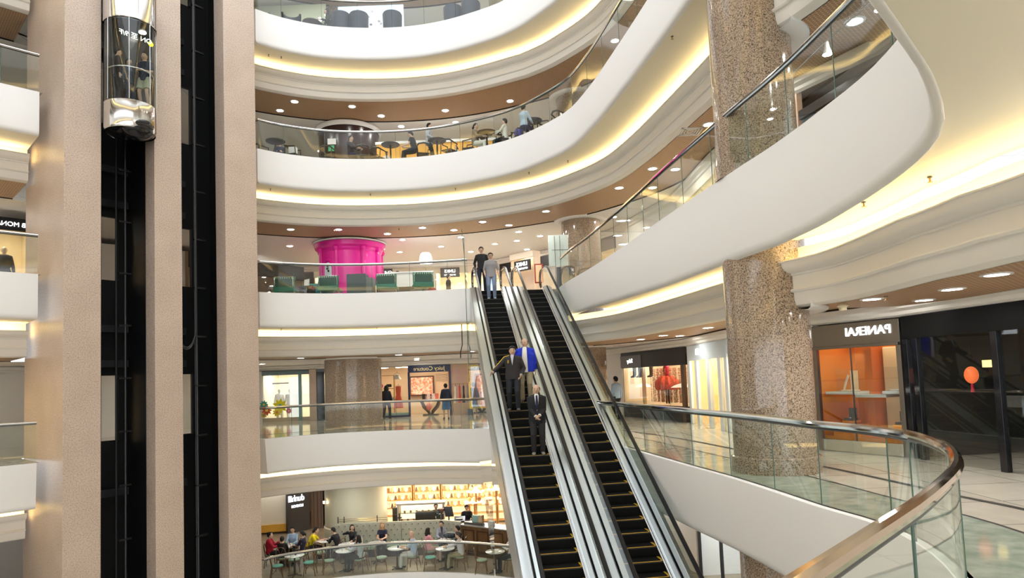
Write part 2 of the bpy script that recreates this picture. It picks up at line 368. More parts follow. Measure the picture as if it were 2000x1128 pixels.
for L in (2, 3):                                 # stone bands laid in the floor along the void
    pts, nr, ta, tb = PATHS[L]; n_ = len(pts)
    for q, (a, b, m) in enumerate(((.15, 1.15, tintedmarble), (1.15, 1.2, darkgap), (1.95, 2.05, darkgap))):
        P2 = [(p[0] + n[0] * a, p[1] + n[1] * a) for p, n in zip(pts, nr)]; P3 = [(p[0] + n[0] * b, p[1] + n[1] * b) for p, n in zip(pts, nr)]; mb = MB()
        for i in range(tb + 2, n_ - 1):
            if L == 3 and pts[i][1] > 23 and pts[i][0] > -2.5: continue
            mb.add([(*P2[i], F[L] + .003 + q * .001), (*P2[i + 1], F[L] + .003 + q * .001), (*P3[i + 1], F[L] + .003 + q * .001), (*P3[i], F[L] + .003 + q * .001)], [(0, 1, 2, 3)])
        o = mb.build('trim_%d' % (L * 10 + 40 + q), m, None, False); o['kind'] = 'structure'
for L in range(0, 6):                            # enclosing wall behind the shops, with a moulding over the shopfronts
    mb = MB(); z = F[L]; P = mitre(WALL, 2.7)
    for a, b in zip(P, P[1:]): mb.add([(*a, z), (*b, z), (*b, z + 2.95), (*a, z + 2.95)], [(0, 1, 2, 3)])
    o = mb.build('wall_back' + ('' if L == 2 else '_%d' % L), paleceil, None, False); o['kind'] = 'structure'
    mb = MB(); k = 5; prof = [(.02, 2.62), (-.06, 2.66), (-.08, 2.72), (-.2, 2.76), (-.22, 2.86)]
    ro = [mitre(WALL, d) for d, _ in prof]
    for q in range(k): mb.v += [(x, y, z + prof[q][1]) for x, y in ro[q]]
    n = len(WALL)
    mb.f = [(q * n + i, q * n + i + 1, (q + 1) * n + i + 1, (q + 1) * n + i) for q in range(k - 1) for i in range(n - 1)]
    o = mb.build('trim_%d' % (L + 30), corn, None, False); o['kind'] = 'structure'

# ------------------------------------------------------------------ glass balustrades
def balustrade(L, i0, i1, label, rail=0.035, rh=1.08, m=chrome, closed=False, pw=4, off=0.07):
    pts, nr, ta, tb = PATHS[L]; z = F[L]; n = len(pts)
    idx = [i % n for i in range(i0, i1 + 1)]
    P = [(pts[i][0] + nr[i][0] * off, pts[i][1] + nr[i][1] * off) for i in idx]
    t = thing('glass_balustrade', label, 'balustrade', (P[0][0], P[0][1], z))
    def L_(p, h): return (p[0] - P[0][0], p[1] - P[0][1], h)
    MB().tube([L_(p, rh) for p in P], rail, 10).build('handrail', m, t)
    MB().tube([L_(p, rh - rail - 0.012) for p in P], 0.014, 6).build('rail_channel', darksteel, t)
    q = 0
    while q < len(P) - 1:
        e = min(q + pw, len(P) - 1); mb = MB()
        seg = P[q:e + 1]
        a, b = Vector(seg[0]), Vector(seg[-1]); d = (b - a)
        if d.length < 0.12: q = e; continue
        g = 0.008 / d.length
        pp = [a.lerp(b, g)] + [Vector(s) for s in seg[1:-1]] + [b.lerp(a, g)]
        v = [L_(p, h) for h in (0.02, rh - 0.05) for p in pp]; k = len(pp)
        mb.add(v, [(i, i + 1, i + 1 + k, i + k) for i in range(k - 1)])
        gl = mb.build('glass_pane', paneg, t, True, ang=60)
        p0 = pp[0]
        MB().bar(L_(p0, 0.02), L_(p0, rh - 0.05), 0.01, 0.014).build('glass_edge', edge_g, gl)
        q = e
    return t
def near_idx(L, x, y):
    pts = PATHS[L][0]; return min(range(len(pts)), key=lambda i: (pts[i][0] - x) ** 2 + (pts[i][1] - y) ** 2)
for L, nm in ((1, 'cafe'), (2, 'middle'), (4, 'bar level'), (5, 'top lounge')):
    ta, tb = PATHS[L][2:]
    balustrade(L, 0, ta, 'short curved glass balustrade left of the lift tower, %s storey' % nm, pw=4)
    if L == 1: balustrade(L, tb, near_idx(1, 3.9, 6), 'curved glass balustrade in front of the cafe tables')
    elif L == 2:
        balustrade(L, tb, near_idx(2, -0.9, 23.7), 'curved glass balustrade across the floor of the fashion shops')
        balustrade(L, near_idx(2, 1.6, 20), near_idx(2, 3.85, 6.6), 'long glass balustrade on the right before the big granite column', rail=0.045, rh=1.03, m=chrome, pw=4)
        balustrade(L, near_idx(2, 3.85, 6.6), near_idx(2, -0.5, 1.25), 'nearest glass balustrade with a thick shiny handrail, lower right', rail=0.042, rh=1.06, m=mat('bronze_steel', (0.72, 0.60, 0.48), 0.07, 1.0), pw=6, off=0.0)
    else: balustrade(L, tb, near_idx(L, 3.9, 6.2), 'curved glass balustrade around the %s' % ('bar terrace with high tables' if L == 4 else 'topmost lounge'))
ta, tb = PATHS[3][2:]
balustrade(3, 0, ta, 'short curved glass balustrade left of the lift tower, third storey', pw=4)
balustrade(3, tb, near_idx(3, -1.5, 24.1), 'curved glass balustrade behind the green lattice chairs and pink pavilion')
balustrade(3, near_idx(3, 1.85, 24.75), near_idx(3, 2.65, 4.35), 'long glass balustrade rising past the big granite column, upper right', rail=0.04)

# ------------------------------------------------------------------ columns
def column(x, y, r, z0, z1, label, plinth=(), rings=(), arc=(0, 2 * PI)):
    t = thing('granite_column', label, 'column', (x, y, z0))
    MB().lathe((0, 0, 0), [(r, 0), (r, z1 - z0)], 56).build('shaft', granite, t)
    for L in plinth: MB().lathe((0, 0, F[L] - z0), [(r + 0.045, 0), (r + 0.045, 0.26), (r + 0.015, 0.28), (r, 0.28)], 56, caps=False).build('plinth', granite, t)
    for L in rings: MB().lathe((0, 0, F[L] + 2.9 - z0 + (DZL.get(L + 1, 0) if x > 4 else 0)), [(r, -0.05), (r + 0.12, -0.06), (r + 0.25, -0.06), (r + 0.30, -0.03), (r + 0.31, 0.02), (r + 0.28, 0.06)], 48, arc[0], arc[1], caps=False).build('capital_ring', white, t)
    return t
column(4.47, 11.62, 0.69, -10.2, 25, 'thick speckled granite column on the right, beside the long balustrade', (0, 1, 2, 3, 4), (1, 2, 3, 4), (-1.2, 1.8))
column(2.95, 26.6, 0.78, -10.2, 25, 'speckled granite column with white ring behind the escalators', (2, 3, 4), (1, 2, 3, 4))
column(-7.0, 29.1, 1.22, -10.2, 25, 'wide granite column between the boutiques at the back', (2,), (2,))

# ------------------------------------------------------------------ lift tower
tr = math.atan2(TS.y, TS.x)
tower = thing('lift_tower', 'tall tan granite lift tower with two dark open shafts', 'lift tower', (T0.x, T0.y, -10.2), tr)
H = 36.0
for a, b, d in ((0.0, 0.91, TD), (2.35, 3.16, 0.6), (4.56, TL, 0.6)): box('pillar', tower_m, a, b, 0.0, d, 0, H, tower, 0.015)
box('tower_flank', tower_m, TL - .08, TL, .6, TD, 0, H, tower)
bw = MB()
wins = [(2.0, 2.47), (4.5, 4.88)]
for L in range(2, 7):
    zb = F[L] + 10.2
    for s0, s1 in ((0.91, 2.0), (2.47, 4.5), (4.88, TL - .08)): bw.box(s0, s1, TD - 0.12, TD, zb, zb + 5.1)
    for s0, s1 in wins:
        bw.box(s0, s1, TD - 0.12, TD, zb, zb + 0.3); bw.box(s0, s1, TD - 0.12, TD, zb + 2.35, zb + 5.1)
bw.box(0.91, TL - .08, TD - 0.12, TD, 0, 10.2)
bw.box(2.75, 2.85, 0.6, TD, 0, H); bw.box(0.91, 0.93, 0.05, TD, 0, H); bw.box(TL - .1, TL - .08, 0.6, TD, 0, H)
bw.build('shaft_wall', black, tower, False)
SG = mat('shaft_grey', (0.045, 0.045, 0.05), 0.35)
for L in range(2, 7):
    zb = F[L] + 10.2
    for s0, s1 in wins:
        MB().box(s1 - 0.05, s1, TD - 0.2, TD - 0.1, zb + 0.3, zb + 2.35).build('door_jamb', SG, tower, False)
    for z in (zb - 1.4, zb + 2.6): MB().box(0.95, 2.65, TD - 0.5, TD - 0.3, z, z + 0.22).build('shaft_beam', SG, tower, False); MB().box(2.85, 4.5, TD - 0.5, TD - 0.3, z, z + 0.22).build('shaft_beam', SG, tower, False)
gm = mat('shaft_rail', (0.06, 0.06, 0.06), 0.35, 0.6)
for s, d in ((2.05, 1.9), (2.15, 1.5), (3.55, 1.7), (4.2, 1.2), (4.3, 1.5)): MB().tube([(s, d, 0), (s, d, H)], 0.035, 6).build('guide_rail', gm, tower)
for k in range(22):
    for a in ((4.12, 4.5, 1.15, 1.25, 0.9), (1.95, 2.3, 1.45, 1.55, 1.2)): MB().box(*a[:4], a[4] + 1.6 * k, a[4] + .05 + 1.6 * k).build('rail_bracket', gm, tower, False)
cb = thing('lift_cable', 'black trailing cable hanging in a loop in the right lift shaft', 'cable', (*tw(3.75, 1.0), 0), tr)
for dz in (0, 0.06):
    lp = [(-0.30 + dz * .3, 0, 22)] + [(-0.30 * math.cos(a) , 0, 3.9 - dz - 0.75 * math.sin(a)) for a in [PI * k / 12 for k in range(13)]] + [(0.30 - dz * .3, 0, 22)]
    MB().tube(lp, 0.022, 6).build('cable_strand', mat('cable_rubber', (0.05, 0.05, 0.05), 0.4), cb)
# the glass car
cc = Vector(tw(1.6, -0.2)); CR = 0.68; cz0 = 9.2
car = thing('lift_car', 'round glass lift car with polished steel bands in the left shaft', 'lift car', (cc.x, cc.y, cz0), tr)
MB().lathe((0, 0, 0), [(CR - .03, 0.0), (CR, 0.06), (CR, 0.78), (CR - .02, 0.8)], 48, caps=False).build('lower_band', chrome, car)
MB().lathe((0, 0, 0), [(CR, 3.15), (CR + .015, 3.17), (CR + .015, 4.1), (CR - .1, 4.2), (0.02, 4.25)], 48, caps=False).build('upper_band', chrome, car)
MB().lathe((0, 0, 0), [(0.02, 0.70), (CR - .03, 0.70), (CR - .03, 0.78), (0.02, 0.78)], 32, caps=False).build('car_floor', darksteel, car)
MB().lathe((0, 0, 0), [(0.02, 3.12), (CR - .02, 3.12), (CR - .02, 3.18), (0.02, 3.18)], 32, caps=False).build('car_ceiling', darksteel, car)
MB().lathe((0, 0, 0), [(0.02, -0.05), (0.4, -0.05), (CR - .05, 0.02)], 32, caps=False).build('car_underside', blackg, car)
MB().ball((0.04, -0.36, 0.14), 0.44, 0.335, 0.40, 40, 28).build('buffer_bowl', blackg, car)
MB().lathe((0, 0, 0), [(CR - .015, 0.8), (CR - .015, 3.15)], 48, a0=-PI * 1.05, a1=PI * 0.05, caps=False).build('car_glass', glassmat('car_glass', (0.72, 0.76, 0.74)), car)
for a in (-2.9, -2.0, -1.15, -0.25): MB().tube([(CR * math.cos(a), CR * math.sin(a), .8), (CR * math.cos(a), CR * math.sin(a), 3.15)], 0.012, 6).build('glazing_bar', brushed, car)
MB().tube([((CR - .08) * math.cos(a), (CR - .08) * math.sin(a), 1.75) for a in [-PI + PI * k / 20 for k in range(21)]], 0.02, 8).build('car_handrail', chrome, car)
box('car_back_panel', mat('car_panel', (0.05, 0.045, 0.04), 0.25), -0.62, 0.62, 0.2, 0.26, 0.8, 3.15, car)
MB().lathe((0.3, -0.1, 3.1), [(0.1, 0), (0.1, 0.02)], 12).build('car_lamp', emis('car_lamp', (1, .9, .75), 12), car)
lt = text('car_lettering', 'ON 至 9/F', 0.2, emis('car_sign', (0.9, 0.97, 0.85), 1.2), car, (-0.12, -CR + .03, 2.62), 0, True, 0.004)
MB().lathe((0, 0, 0), [(0.075, 0), (0.075, 0.01)], 16).build('sign_dot', mat('sign_yellow', (0.8, 0.75, 0.02), 0.5, emit=(0.8, 0.75, 0.02), estr=0.4), car).location = (0.3, -CR + .06, 2.58)
bpy.data.objects['sign_dot'].rotation_euler.x = PI / 2

# ------------------------------------------------------------------ escalators
EU = Vector((-0.1261, 0.9920)); EV = Vector((0.9920, 0.1261)); ESL = math.tan(math.radians(30))
erz = math.atan2(EV.y, EV.x)                     # local x = right, local y = up-going (away from the camera), crest at the origin
RUN = 17.68
def escalator(off, label, num):
    base = Vector((-0.75, 25.0)) + EV * off
    t = thing('escalator', label, 'escalator', (base.x, base.y, F[3]), erz)
    hw, sk = 0.41, 0.45
    def zl(y, h=0.0): return (0 if y > 0 else y * ESL) + h
    prof = [(2.2, 0), (0.0, 0)] + [(-RUN * k / 12, -RUN * k / 12 * ESL) for k in range(1, 13)] + [(-RUN - 1.5, -RUN * ESL)]
    def strip(x0, x1, h0, h1, name, m, ys=None, smooth_=False, x1t=None):
        mb = MB(); n = len(prof)
        v = []
        for y, z in prof: v += [(x0, y, z + h0), (x1, y, z + h0), (x1t if x1t is not None else x1, y, z + h1), (x0, y, z + h1)]
        f = [(0, 1, 2, 3), tuple((n - 1) * 4 + k for k in (3, 2, 1, 0))]
        for i in range(n - 1):
            for k in range(4): f.append((i * 4 + k, (i + 1) * 4 + k, (i + 1) * 4 + (k + 1) % 4, i * 4 + (k + 1) % 4))
        mb.add(v, f); return mb.build(name, m, t, False)
    # steps: 0.2 m rise, 0.346 m run
    stp = MB(); n = 0
    rise = 0.2; run = rise / ESL
    sm = MB().box(-hw, hw, -run - 0.008, 0, -0.03, 0.0)
    sm.box(-hw, hw, -run - 0.008, -run + 0.02, -rise - 0.03, -0.03)
    first = sm.build('step', tread, t, False)
    ln = MB().box(-hw, hw - 0.06, -run - 0.012, -run + 0.022, 0.0, 0.004).add([(hw - .06, -run - .012, .004), (hw - .06, -run + .022, .004), (hw - .0, -run + .07, .004), (hw, -run + .03, .004)], [(0, 3, 2, 1)])
    ln.box(hw - .022, hw, -run + .05, -.01, 0.0, 0.004)
    yl = ln.build('yellow_edge', yellow, first, False)
    MB().box(-hw, hw, -run - 0.014, -run + 0.012, -0.022, 0.002).build('nosing', mat('step_nosing', (.045, .042, .04), .4, .3), first, False)  # lighter grey strip painting the highlight along each step's front edge
    K = int(RUN / run)
    nz_ = bpy.data.objects[[o.name for o in bpy.data.objects if o.parent == first and o.name.startswith('nosing')][0]]
    for k in range(1, K):
        s = first.copy(); C.objects.link(s); s.parent = t; s.location = (0, -run * k, -rise * (k + 1))
        n2 = nz_.copy(); C.objects.link(n2); n2.parent = s
        if k > 7:
            y2 = yl.copy(); C.objects.link(y2); y2.parent = s
    first.location = (0, 0, -rise)
    bpy.data.objects.remove(yl)
    box('comb_plate', tread, -hw, hw, 0.0, 1.2, -0.24, 0.004, t)
    box('landing_plate', brushed, -.8, .8, 0.02, 1.35, -0.3, -0.002, t)
    gm_ = mat('truss_cladding', (0.50, 0.50, 0.49), 0.35, 0.6)
    for sgn, nm in ((-1, 'left'), (1, 'right')):
        def X(a, b): return (min(sgn * a, sgn * b), max(sgn * a, sgn * b))
        strip(*X(hw, sk), -0.25, 0.10, 'skirt_panel', brushed)
        strip(*X(hw - .012, hw), 0.005, 0.03, 'skirt_brush', mat('pale_brush', (0.75, 0.74, 0.72), 0.4, 0.5))
        strip(*X(sk, 0.545), 0.04, 0.135, 'inner_deck', mat('satin_aluminium', (0.52, 0.55, 0.56), 0.3, 0.9))
        strip(*X(0.545, 0.56), 0.10, 0.16, 'glass_gasket', rubber)
        strip(*X(0.58, 0.595), 0.10, 0.16, 'glass_gasket', rubber)
        strip(*X(0.595, 0.795), -0.05, 0.13, 'outer_deck', mat('satin_aluminium', (0.52, 0.55, 0.56), 0.3, 0.9))
        # glass side and handrail with newel
        gl = MB(); pp = []
        for y, z in prof: 
            if y > 1.1: y = 1.1
            if y < -RUN - 0.6: y = -RUN - 0.6
            pp.append((y, z))
        pp = [(y, z) for y, z in pp]
        n_ = len(pp); gl.add([(sgn * .57, y, z + h) for y, z in pp for h in (0.13, 0.90)], [(2 * i, 2 * i + 2, 2 * i + 3, 2 * i + 1) for i in range(n_ - 1)])
        gl.build('side_glass', glassmat('escalator_glass', (0.80, 0.87, 0.84)) if 'escalator_glass' not in MATS else MATS['escalator_glass'], t, False)
        top = [(1.1 + 0.36 * math.sin(a), 0.57 + 0.36 * math.cos(a)) for a in [PI * k / 10 for k in range(11)]]
        bot = [(-RUN - .6 - 0.36 * math.sin(a), -RUN * ESL + 0.57 - 0.36 * math.cos(a)) for a in [PI * k / 10 for k in range(11)]]
        hp = bot + [(-RUN + .1, -RUN * ESL + .95), (-RUN - .25, -RUN * ESL + .93)][::-1] + [(-RUN * k / 8, -RUN * k / 8 * ESL + 0.94) for k in range(7, 0, -1)] + [(-.25, .82), (0.15, .92)] + top[::1]
        rail = MB(); v = []; hp = [p for i, p in enumerate(hp)]
        for i, (y, z) in enumerate(hp):
            a, b = hp[max(i - 1, 0)], hp[min(i + 1, len(hp) - 1)]; tt = Vector((b[0] - a[0], b[1] - a[1])).normalized(); nn = Vector((-tt.y, tt.x))
            for dx, dn in ((-.042, -.012), (-.042, .008), (-.028, .022), (.028, .022), (.042, .008), (.042, -.012)): v.append((sgn * .57 + dx, y + nn.x * dn, z + nn.y * dn))
        f = [(i * 6 + k, (i + 1) * 6 + k, (i + 1) * 6 + (k + 1) % 6, i * 6 + (k + 1) % 6) for i in range(len(hp) - 1) for k in range(6)]
        rail.add(v, f); rail.build('handrail', rubber, t)
        MB().tube([(sgn * .57, y, z - (0.03 if i > 10 and i < len(hp) - 11 else 0)) for i, (y, z) in enumerate(hp)], 0.016, 6).build('handrail_track', chrome, t)
    strip(-0.79, 0.79, -1.05, -0.26, 'truss_cladding', gm_)
    return t
escalator(0.0, 'left escalator carrying the standing men down', 1)
escalator(1.6, 'empty right escalator with black yellow-edged steps', 2)
# glass screen along the left flank of the escalators
sg = thing('escalator_screen', 'clear glass safety screen along the left flank of the escalators', 'glass screen', (-0.75, 25.0, F[3]), erz)
MB().add([(-1.0, -1.0, 1.9), (-1.0, -1.3, -3.4), (-1.0, -9.0, -8.2), (-1.0, -9.0, -5.0)], [(0, 1, 2, 3)]).build('glass_sheet', glassmat('screen_glass', (0.92, 0.95, 0.94), 1.0, 1.7), sg, False)
MB().tube([(-1.0, -1.0, 1.9), (-1.0, -1.3, -3.4)], 0.014, 6).build('screen_edge', edge_g, sg)
MB().tube([(-1.12, 0.2, -0.1), (-1.12, 0.2, -2.0), (-1.2, 0.2, -2.3), (-1.2, 0.2, -2.5)], 0.02, 6).build('screen_stay', black, sg)

#@@MORE@@

# ------------------------------------------------------------------ downlights, sprinklers
dl = thing('downlight', 'x', 'ceiling light', (0, 0, 0))
MB().lathe((0, 0, 0), [(.17, 0.0), (.17, -0.012), (.125, -0.016), (.115, 0.0)], 20, caps=False).build('trim_ring', white, dl)
MB().lathe((0, 0, 0), [(.12, -0.006), (.12, -0.004)], 12).build('lens', lamp_m, dl, False)
LN = {6: 'over the topmost lounge', 5: 'over the bar terrace', 4: 'over the pink pavilion gallery', 3: 'over the boutique gallery', 2: 'over the cafe', 1: 'over the lowest floor'}
first = [True]
def downlight(L, x, y, label, group, dz=0.0):
    loc = (x, y, F[L] - 2.2 - dz + (DZL.get(L, 0) if (x > 3.5 and 2.6 < y < 11.6) else 0))
    if first[0]:
        first[0] = False; dl.location = loc; dl['label'] = label; dl['group'] = group; return dl
    return dup(dl, loc, 0, label, group)
DL = {
 4: ([(-8.61, 26.06), (-6.67, 25.9), (-3.54, 25.9), (-5.04, 27.5), (-2.24, 27.3), (-1.22, 25.5), (0.05, 26.8), (4.37, 20.0), (3.68, 21.93), (5.24, 20.19), (4.94, 22.12), (1.2, 24.4), (4.9, 16.5), (5.7, 14.0), (6.0, 10.9), (5.9, 8.6)],
     [(-2.05, 28.6), (-9.65, 29.05), (-5.2, 31.39), (-3.11, 30.47), (-1.84, 31.98), (-0.63, 30.35), (-4.61, 28.68), (0.46, 28.0), (1.41, 29.01), (0.39, 29.83), (0.9, 32.0), (2.6, 31.0), (4.2, 26.0), (-8.5, 32.5), (-12.5, 31.0), (-12.0, 33.0), (-17.2, 18.8), (-19.5, 17.0), (-18.2, 20.8)]),
 5: ([(-8.17, 25.6), (-9.16, 26.65), (-6.07, 25.91), (-5.19, 27.6), (-2.43, 27.3), (0.3, 26.6), (3.9, 22.0), (4.6, 18.5), (5.0, 15.5)], [(-4.54, 28.8), (-2.11, 28.57), (-8.9, 31.5), (-5.0, 31.8), (-1.0, 31.5), (2.0, 29.8)]),
 3: ([(5.4, 5.2), (6.3, 3.4), (4.2, 2.2), (5.5, 10.1), (6.5, 11.8), (6.6, 10.6), (6.1, 9.15), (5.7, 7.75), (4.29, 22.2), (4.64, 20.43), (5.3, 21.0), (5.2, 17.6), (5.3, 15.4), (-8.4, 26.3), (-4.6, 26.8), (-1.6, 26.2), (1.2, 25.4)], [(-11.5, 30.5), (-8.5, 32.5), (-4.5, 31.2), (-1.5, 31.5), (-4.8, 33.2), (1.5, 30.5), (-18.0, 19.0), (-19.8, 16.6), (-14.0, 27.5)]),  # first few, around the camera, are unseen extras added to brighten the right side
 2: ([(-8.6, 25.9), (-6.6, 26.3), (-4.4, 26.3), (-2.4, 25.9), (3.9, 19.8), (4.7, 17.2), (5.2, 14.6), (5.6, 12)], [(-9.2, 29.5), (-4.6, 29.9), (-2.0, 29.0), (-11.5, 31.3), (4.9, 24.5)]),
 6: ([(-8.2, 25.8), (-6.0, 26.4), (-3.4, 26.4), (-1.0, 25.6)], [(-8.6, 29.5), (-5.2, 30.0), (-2.0, 30.4), (1.5, 28.5)]),
}
for L, (a, b) in DL.items():
    for q, (lst, nm) in enumerate(((a, 'perforated'), (b, 'pale'))):
        for x, y in lst:
            i_ = min(range(len(V0)), key=lambda i: (V0[i][0] - x) ** 2 + (V0[i][1] - y) ** 2); d_ = math.hypot(V0[i_][0] - x, V0[i_][1] - y); m_ = COFF[i_] + .95
            if q == 0 and d_ < m_ and (y > 11.6 or x < 2.5): x, y = x + N0[i_][0] * (m_ - d_), y + N0[i_][1] * (m_ - d_)
            side = 'left' if x < -14 else ('right' if x > 3 else 'back')
            downlight(L, x, y, 'round white downlight in the %s ceiling %s, %s side' % (nm, LN[L], side), 'downlights in the %s ceiling %s, %s side' % (nm, LN[L], side), 0.02 * q)
brass = mat('brass', (0.42, 0.25, 0.08), 0.3, 1.0)
sp = thing('fire_sprinkler', 'x', 'sprinkler', (0, 0, 0))
MB().tube([(0, 0, 0), (0, 0, -.06)], .011, 8).build('stem', brass, sp)
MB().lathe((0, 0, -.065), [(.03, 0), (.03, .006)], 10).build('deflector', brass, sp)
MB().lathe((0, 0, -.012), [(.028, 0), (.028, .012)], 12).build('collar', darksteel, sp)
spf = True
SPR = [(4, [(-8.56, 23.76), (-5.17, 24.9), (-1.91, 24.6), (0.82, 23.0), (2.1, 21.9), (3.7, 13.9)], 1.235, 'in the cream soffit under the bar terrace'),
       (3, [(3.92, 13.25), (3.6, 15.75), (4.65, 8.56), (4.35, 10.1), (4.85, 7.5), (2.52, 3.6), (-8.3, 23.9), (-5.06, 24.9)], 1.235, 'in the cream soffit under the third gallery'),
       (4, [(-6.97, 26.35), (-4.42, 26.67), (-1.11, 26.33)], 2.2, 'in the perforated ceiling over the pink pavilion'),
       (3, [(5.55, 9.8)], 2.35, 'in the lower perforated ceiling bay on the right'), (3, [(5.3, 18.1)], 2.2, 'in the perforated ceiling on the right'), (5, [(-8.6, 23.9), (-8.2, 24.1)], 1.235, 'in the cream soffit under the topmost lounge')]
for L, pl, dz, nm in SPR:
    for x, y in pl:
        loc = (x, y, F[L] - dz)
        if spf: sp.location = loc; sp['label'] = 'small brass fire sprinkler ' + nm; sp['group'] = 'fire sprinklers ' + nm; spf = False
        else: dup(sp, loc, 0, 'small brass fire sprinkler ' + nm, 'fire sprinklers ' + nm)
sd = thing('smoke_detector', 'round cream smoke detector in the perforated ceiling beside the big column', 'smoke detector', (5.4, 10.8, F[3] - 2.35))
MB().lathe((0, 0, 0), [(.07, 0), (.09, -.03), (.06, -.06), (.06, -.10), (.02, -.11)], 16).build('body', mat('ivory', (.75, .66, .45), .5), sd)
ac = thing('air_diffuser', 'square white air diffuser in the perforated ceiling, upper right', 'air vent', (4.85, 17.0, F[4] - 2.2))
for k in range(4): r = .28 - k * .065; MB().box(-r, r, -r, -r + .03, -.02 + k * .004, 0).box(-r, r, r - .03, r, -.02 + k * .004, 0).box(-r, -r + .03, -r, r, -.02 + k * .004, 0).box(r - .03, r, -r, r, -.02 + k * .004, 0).build('louvre', white, ac, False)

# ------------------------------------------------------------------ shop shells
def shop(L, A, B, depth, label, name='shop_unit', wall=(0.8, 0.7, 0.55), wall_emit=None, sign=None, signcol=black, post=None, base=0.0, basecol=darksteel, glass=True, h=2.62, light=shoplight, band=0.34, door=None, mull=(), lights=3, lampw=0.25, floorc=None):
    A = Vector(A); B = Vector(B); W = (B - A).length; rz = math.atan2(B.y - A.y, B.x - A.x); z0 = F[L]
    t = thing(name, label, 'shop', (A.x, A.y, z0), rz); nm = label[:20]
    wm = mat('shopwall_' + str(wall), wall, 0.6)
    box('back_wall', wm, 0, W, depth - .04, depth, 0.005, h, t)
    for x0, x1 in ((0, .05), (W - .05, W)): box('side_wall', wm, x0, x1, 0.04, depth - .05, 0.005, h, t)
    box('ceiling_board', paleceil, .05, W - .05, .06, depth - .05, h - .03, h, t)
    if floorc: box('floor_board', floorc, .05, W - .05, .06, depth - .05, .004, .02, t)
    for k in range(lights):
        x = W * (k + .5) / lights
        box('ceiling_lamp', light, x - lampw, x + lampw, depth * .35 - lampw * .4, depth * .35 + lampw * .4, h - .05, h - .032, t)
    if band: box('sign_band', signcol, 0, W, -.04, .06, h - band, h, t, .006)
    if base: box('plinth', basecol, 0, W if not door else door[0], -.02, .05, 0.004, base, t, .004)
    if post:
        pm, xs, pw = post
        for x in xs: box('post', pm, x - pw / 2, x + pw / 2, -.045, .05, 0.004, h - band, t, .004)
    if glass:
        x0, x1 = 0.02, W - .02
        segs = [(x0, x1)] if not door else [(x0, door[0]), (door[1], x1)]
        for a, b in segs:
            if b - a > .1: box('window_pane', shopg, a, b, 0.0, .012, max(base, .005), h - band, t)
    for x in mull: box('mullion', darksteel, x - .008, x + .008, -.01, .02, base, h - band, t)
    if sign:
        for body, size, x, z, m in sign: text('lettering', body, size, m, t, (x, -.055, z))
    def Wd(x, y, z=0): return (A.x + math.cos(rz) * x - math.sin(rz) * y, A.y + math.sin(rz) * x + math.cos(rz) * y, z0 + z)
    return t, W, Wd, rz
def fwall(L, A, B, m=None, z0=0.0, z1=2.64, n=1):
    a = Vector((B[0] - A[0], B[1] - A[1])); rz = math.atan2(a.y, a.x)
    o = box('wall_front_%d' % (L * 10 + n), m or paleceil, 0, a.length, 0.0, .12, z0, z1, None, 0, loc=(A[0], A[1], F[L]), rz=rz, kind='structure'); return o
lit = emis('sign_white', (1, 1, 1), 2.2); litw = emis('sign_warm', (1, .9, .7), 1.6); gold = mat('gold_letter', (.75, .6, .3), .35, .8); pinkl = mat('rose_letter', (.66, .36, .42), .6)

# walls between shops
for L in (0, 1, 2, 3, 4, 5):
    fwall(L, (-27, 8), (-22.5, 17), n=2)
    if L not in (2, 3): fwall(L, (-22.5, 17), (-19.3, 21.5), n=3)
    if L != 3: fwall(L, (-19.3, 21.5), (-17.3, 25), n=4)
    if L != 3: fwall(L, (-17.3, 25), (-15.5, 34.6), n=5)
    if L not in (1, 2, 3): fwall(L, (-15.5, 34.55), (-0.5, 34.45), n=6)
    if L != 2: fwall(L, (-0.5, 34.45), (2.6, 31.8), n=7)
    if L not in (3,): fwall(L, (2.6, 31.8), (4.6, 28.2), n=8)
    if L != 2:
        fwall(L, (4.6, 28.2), (6.0, 23.1), n=9)
        if L not in (1, 3): fwall(L, (6.0, 23.1), (6.05, 18.8), n=10); fwall(L, (6.05, 18.8), (6.42, 14.2), n=11)
        if L != 3: fwall(L, (6.42, 14.2), (7.3, 12.5), n=12)
        if L != 3: fwall(L, (7.3, 12.5), (7.75, 9), n=13)
    fwall(L, (7.75, 9), (9.5, 4.5), n=14); fwall(L, (9.5, 4.5), (10, -6.5), n=15)

gn = mat('garment_white', (.85, .83, .8), .8)
def dress(name, label, loc, rz, col, h=1.0, w=.22, hanger=True, group=None, cat='dress'):
    t = thing(name, label, cat, loc, rz, group); m = mat('cloth_' + '_'.join('%.2f' % c for c in col), col, .85)
    mb = MB(); n = 20; prof = [(w * 1.15, -h), (w * .9, -h * .7), (w * .55, -h * .4), (w * .62, -h * .22), (w * .66, -.05), (w * .3, 0.0)]
    v = [((r + .012 * math.sin(a * 5) * (-z / h)) * math.cos(a), .35 * r * math.sin(a), z) for r, z in prof for a in [2 * PI * i / n for i in range(n)]]
    mb.add(v, [(j * n + i, j * n + (i + 1) % n, (j + 1) * n + (i + 1) % n, (j + 1) * n + i) for j in range(len(prof) - 1) for i in range(n)])
    mb.build('skirt', m, t)
    if hanger: MB().tube([(-w * .75, 0, -.02), (0, 0, .05), (w * .75, 0, -.02)], .009, 6).tube([(0, 0, .04), (.02, 0, .09), (0, 0, .13)], .006, 5).build('hanger', black, t)
    return t
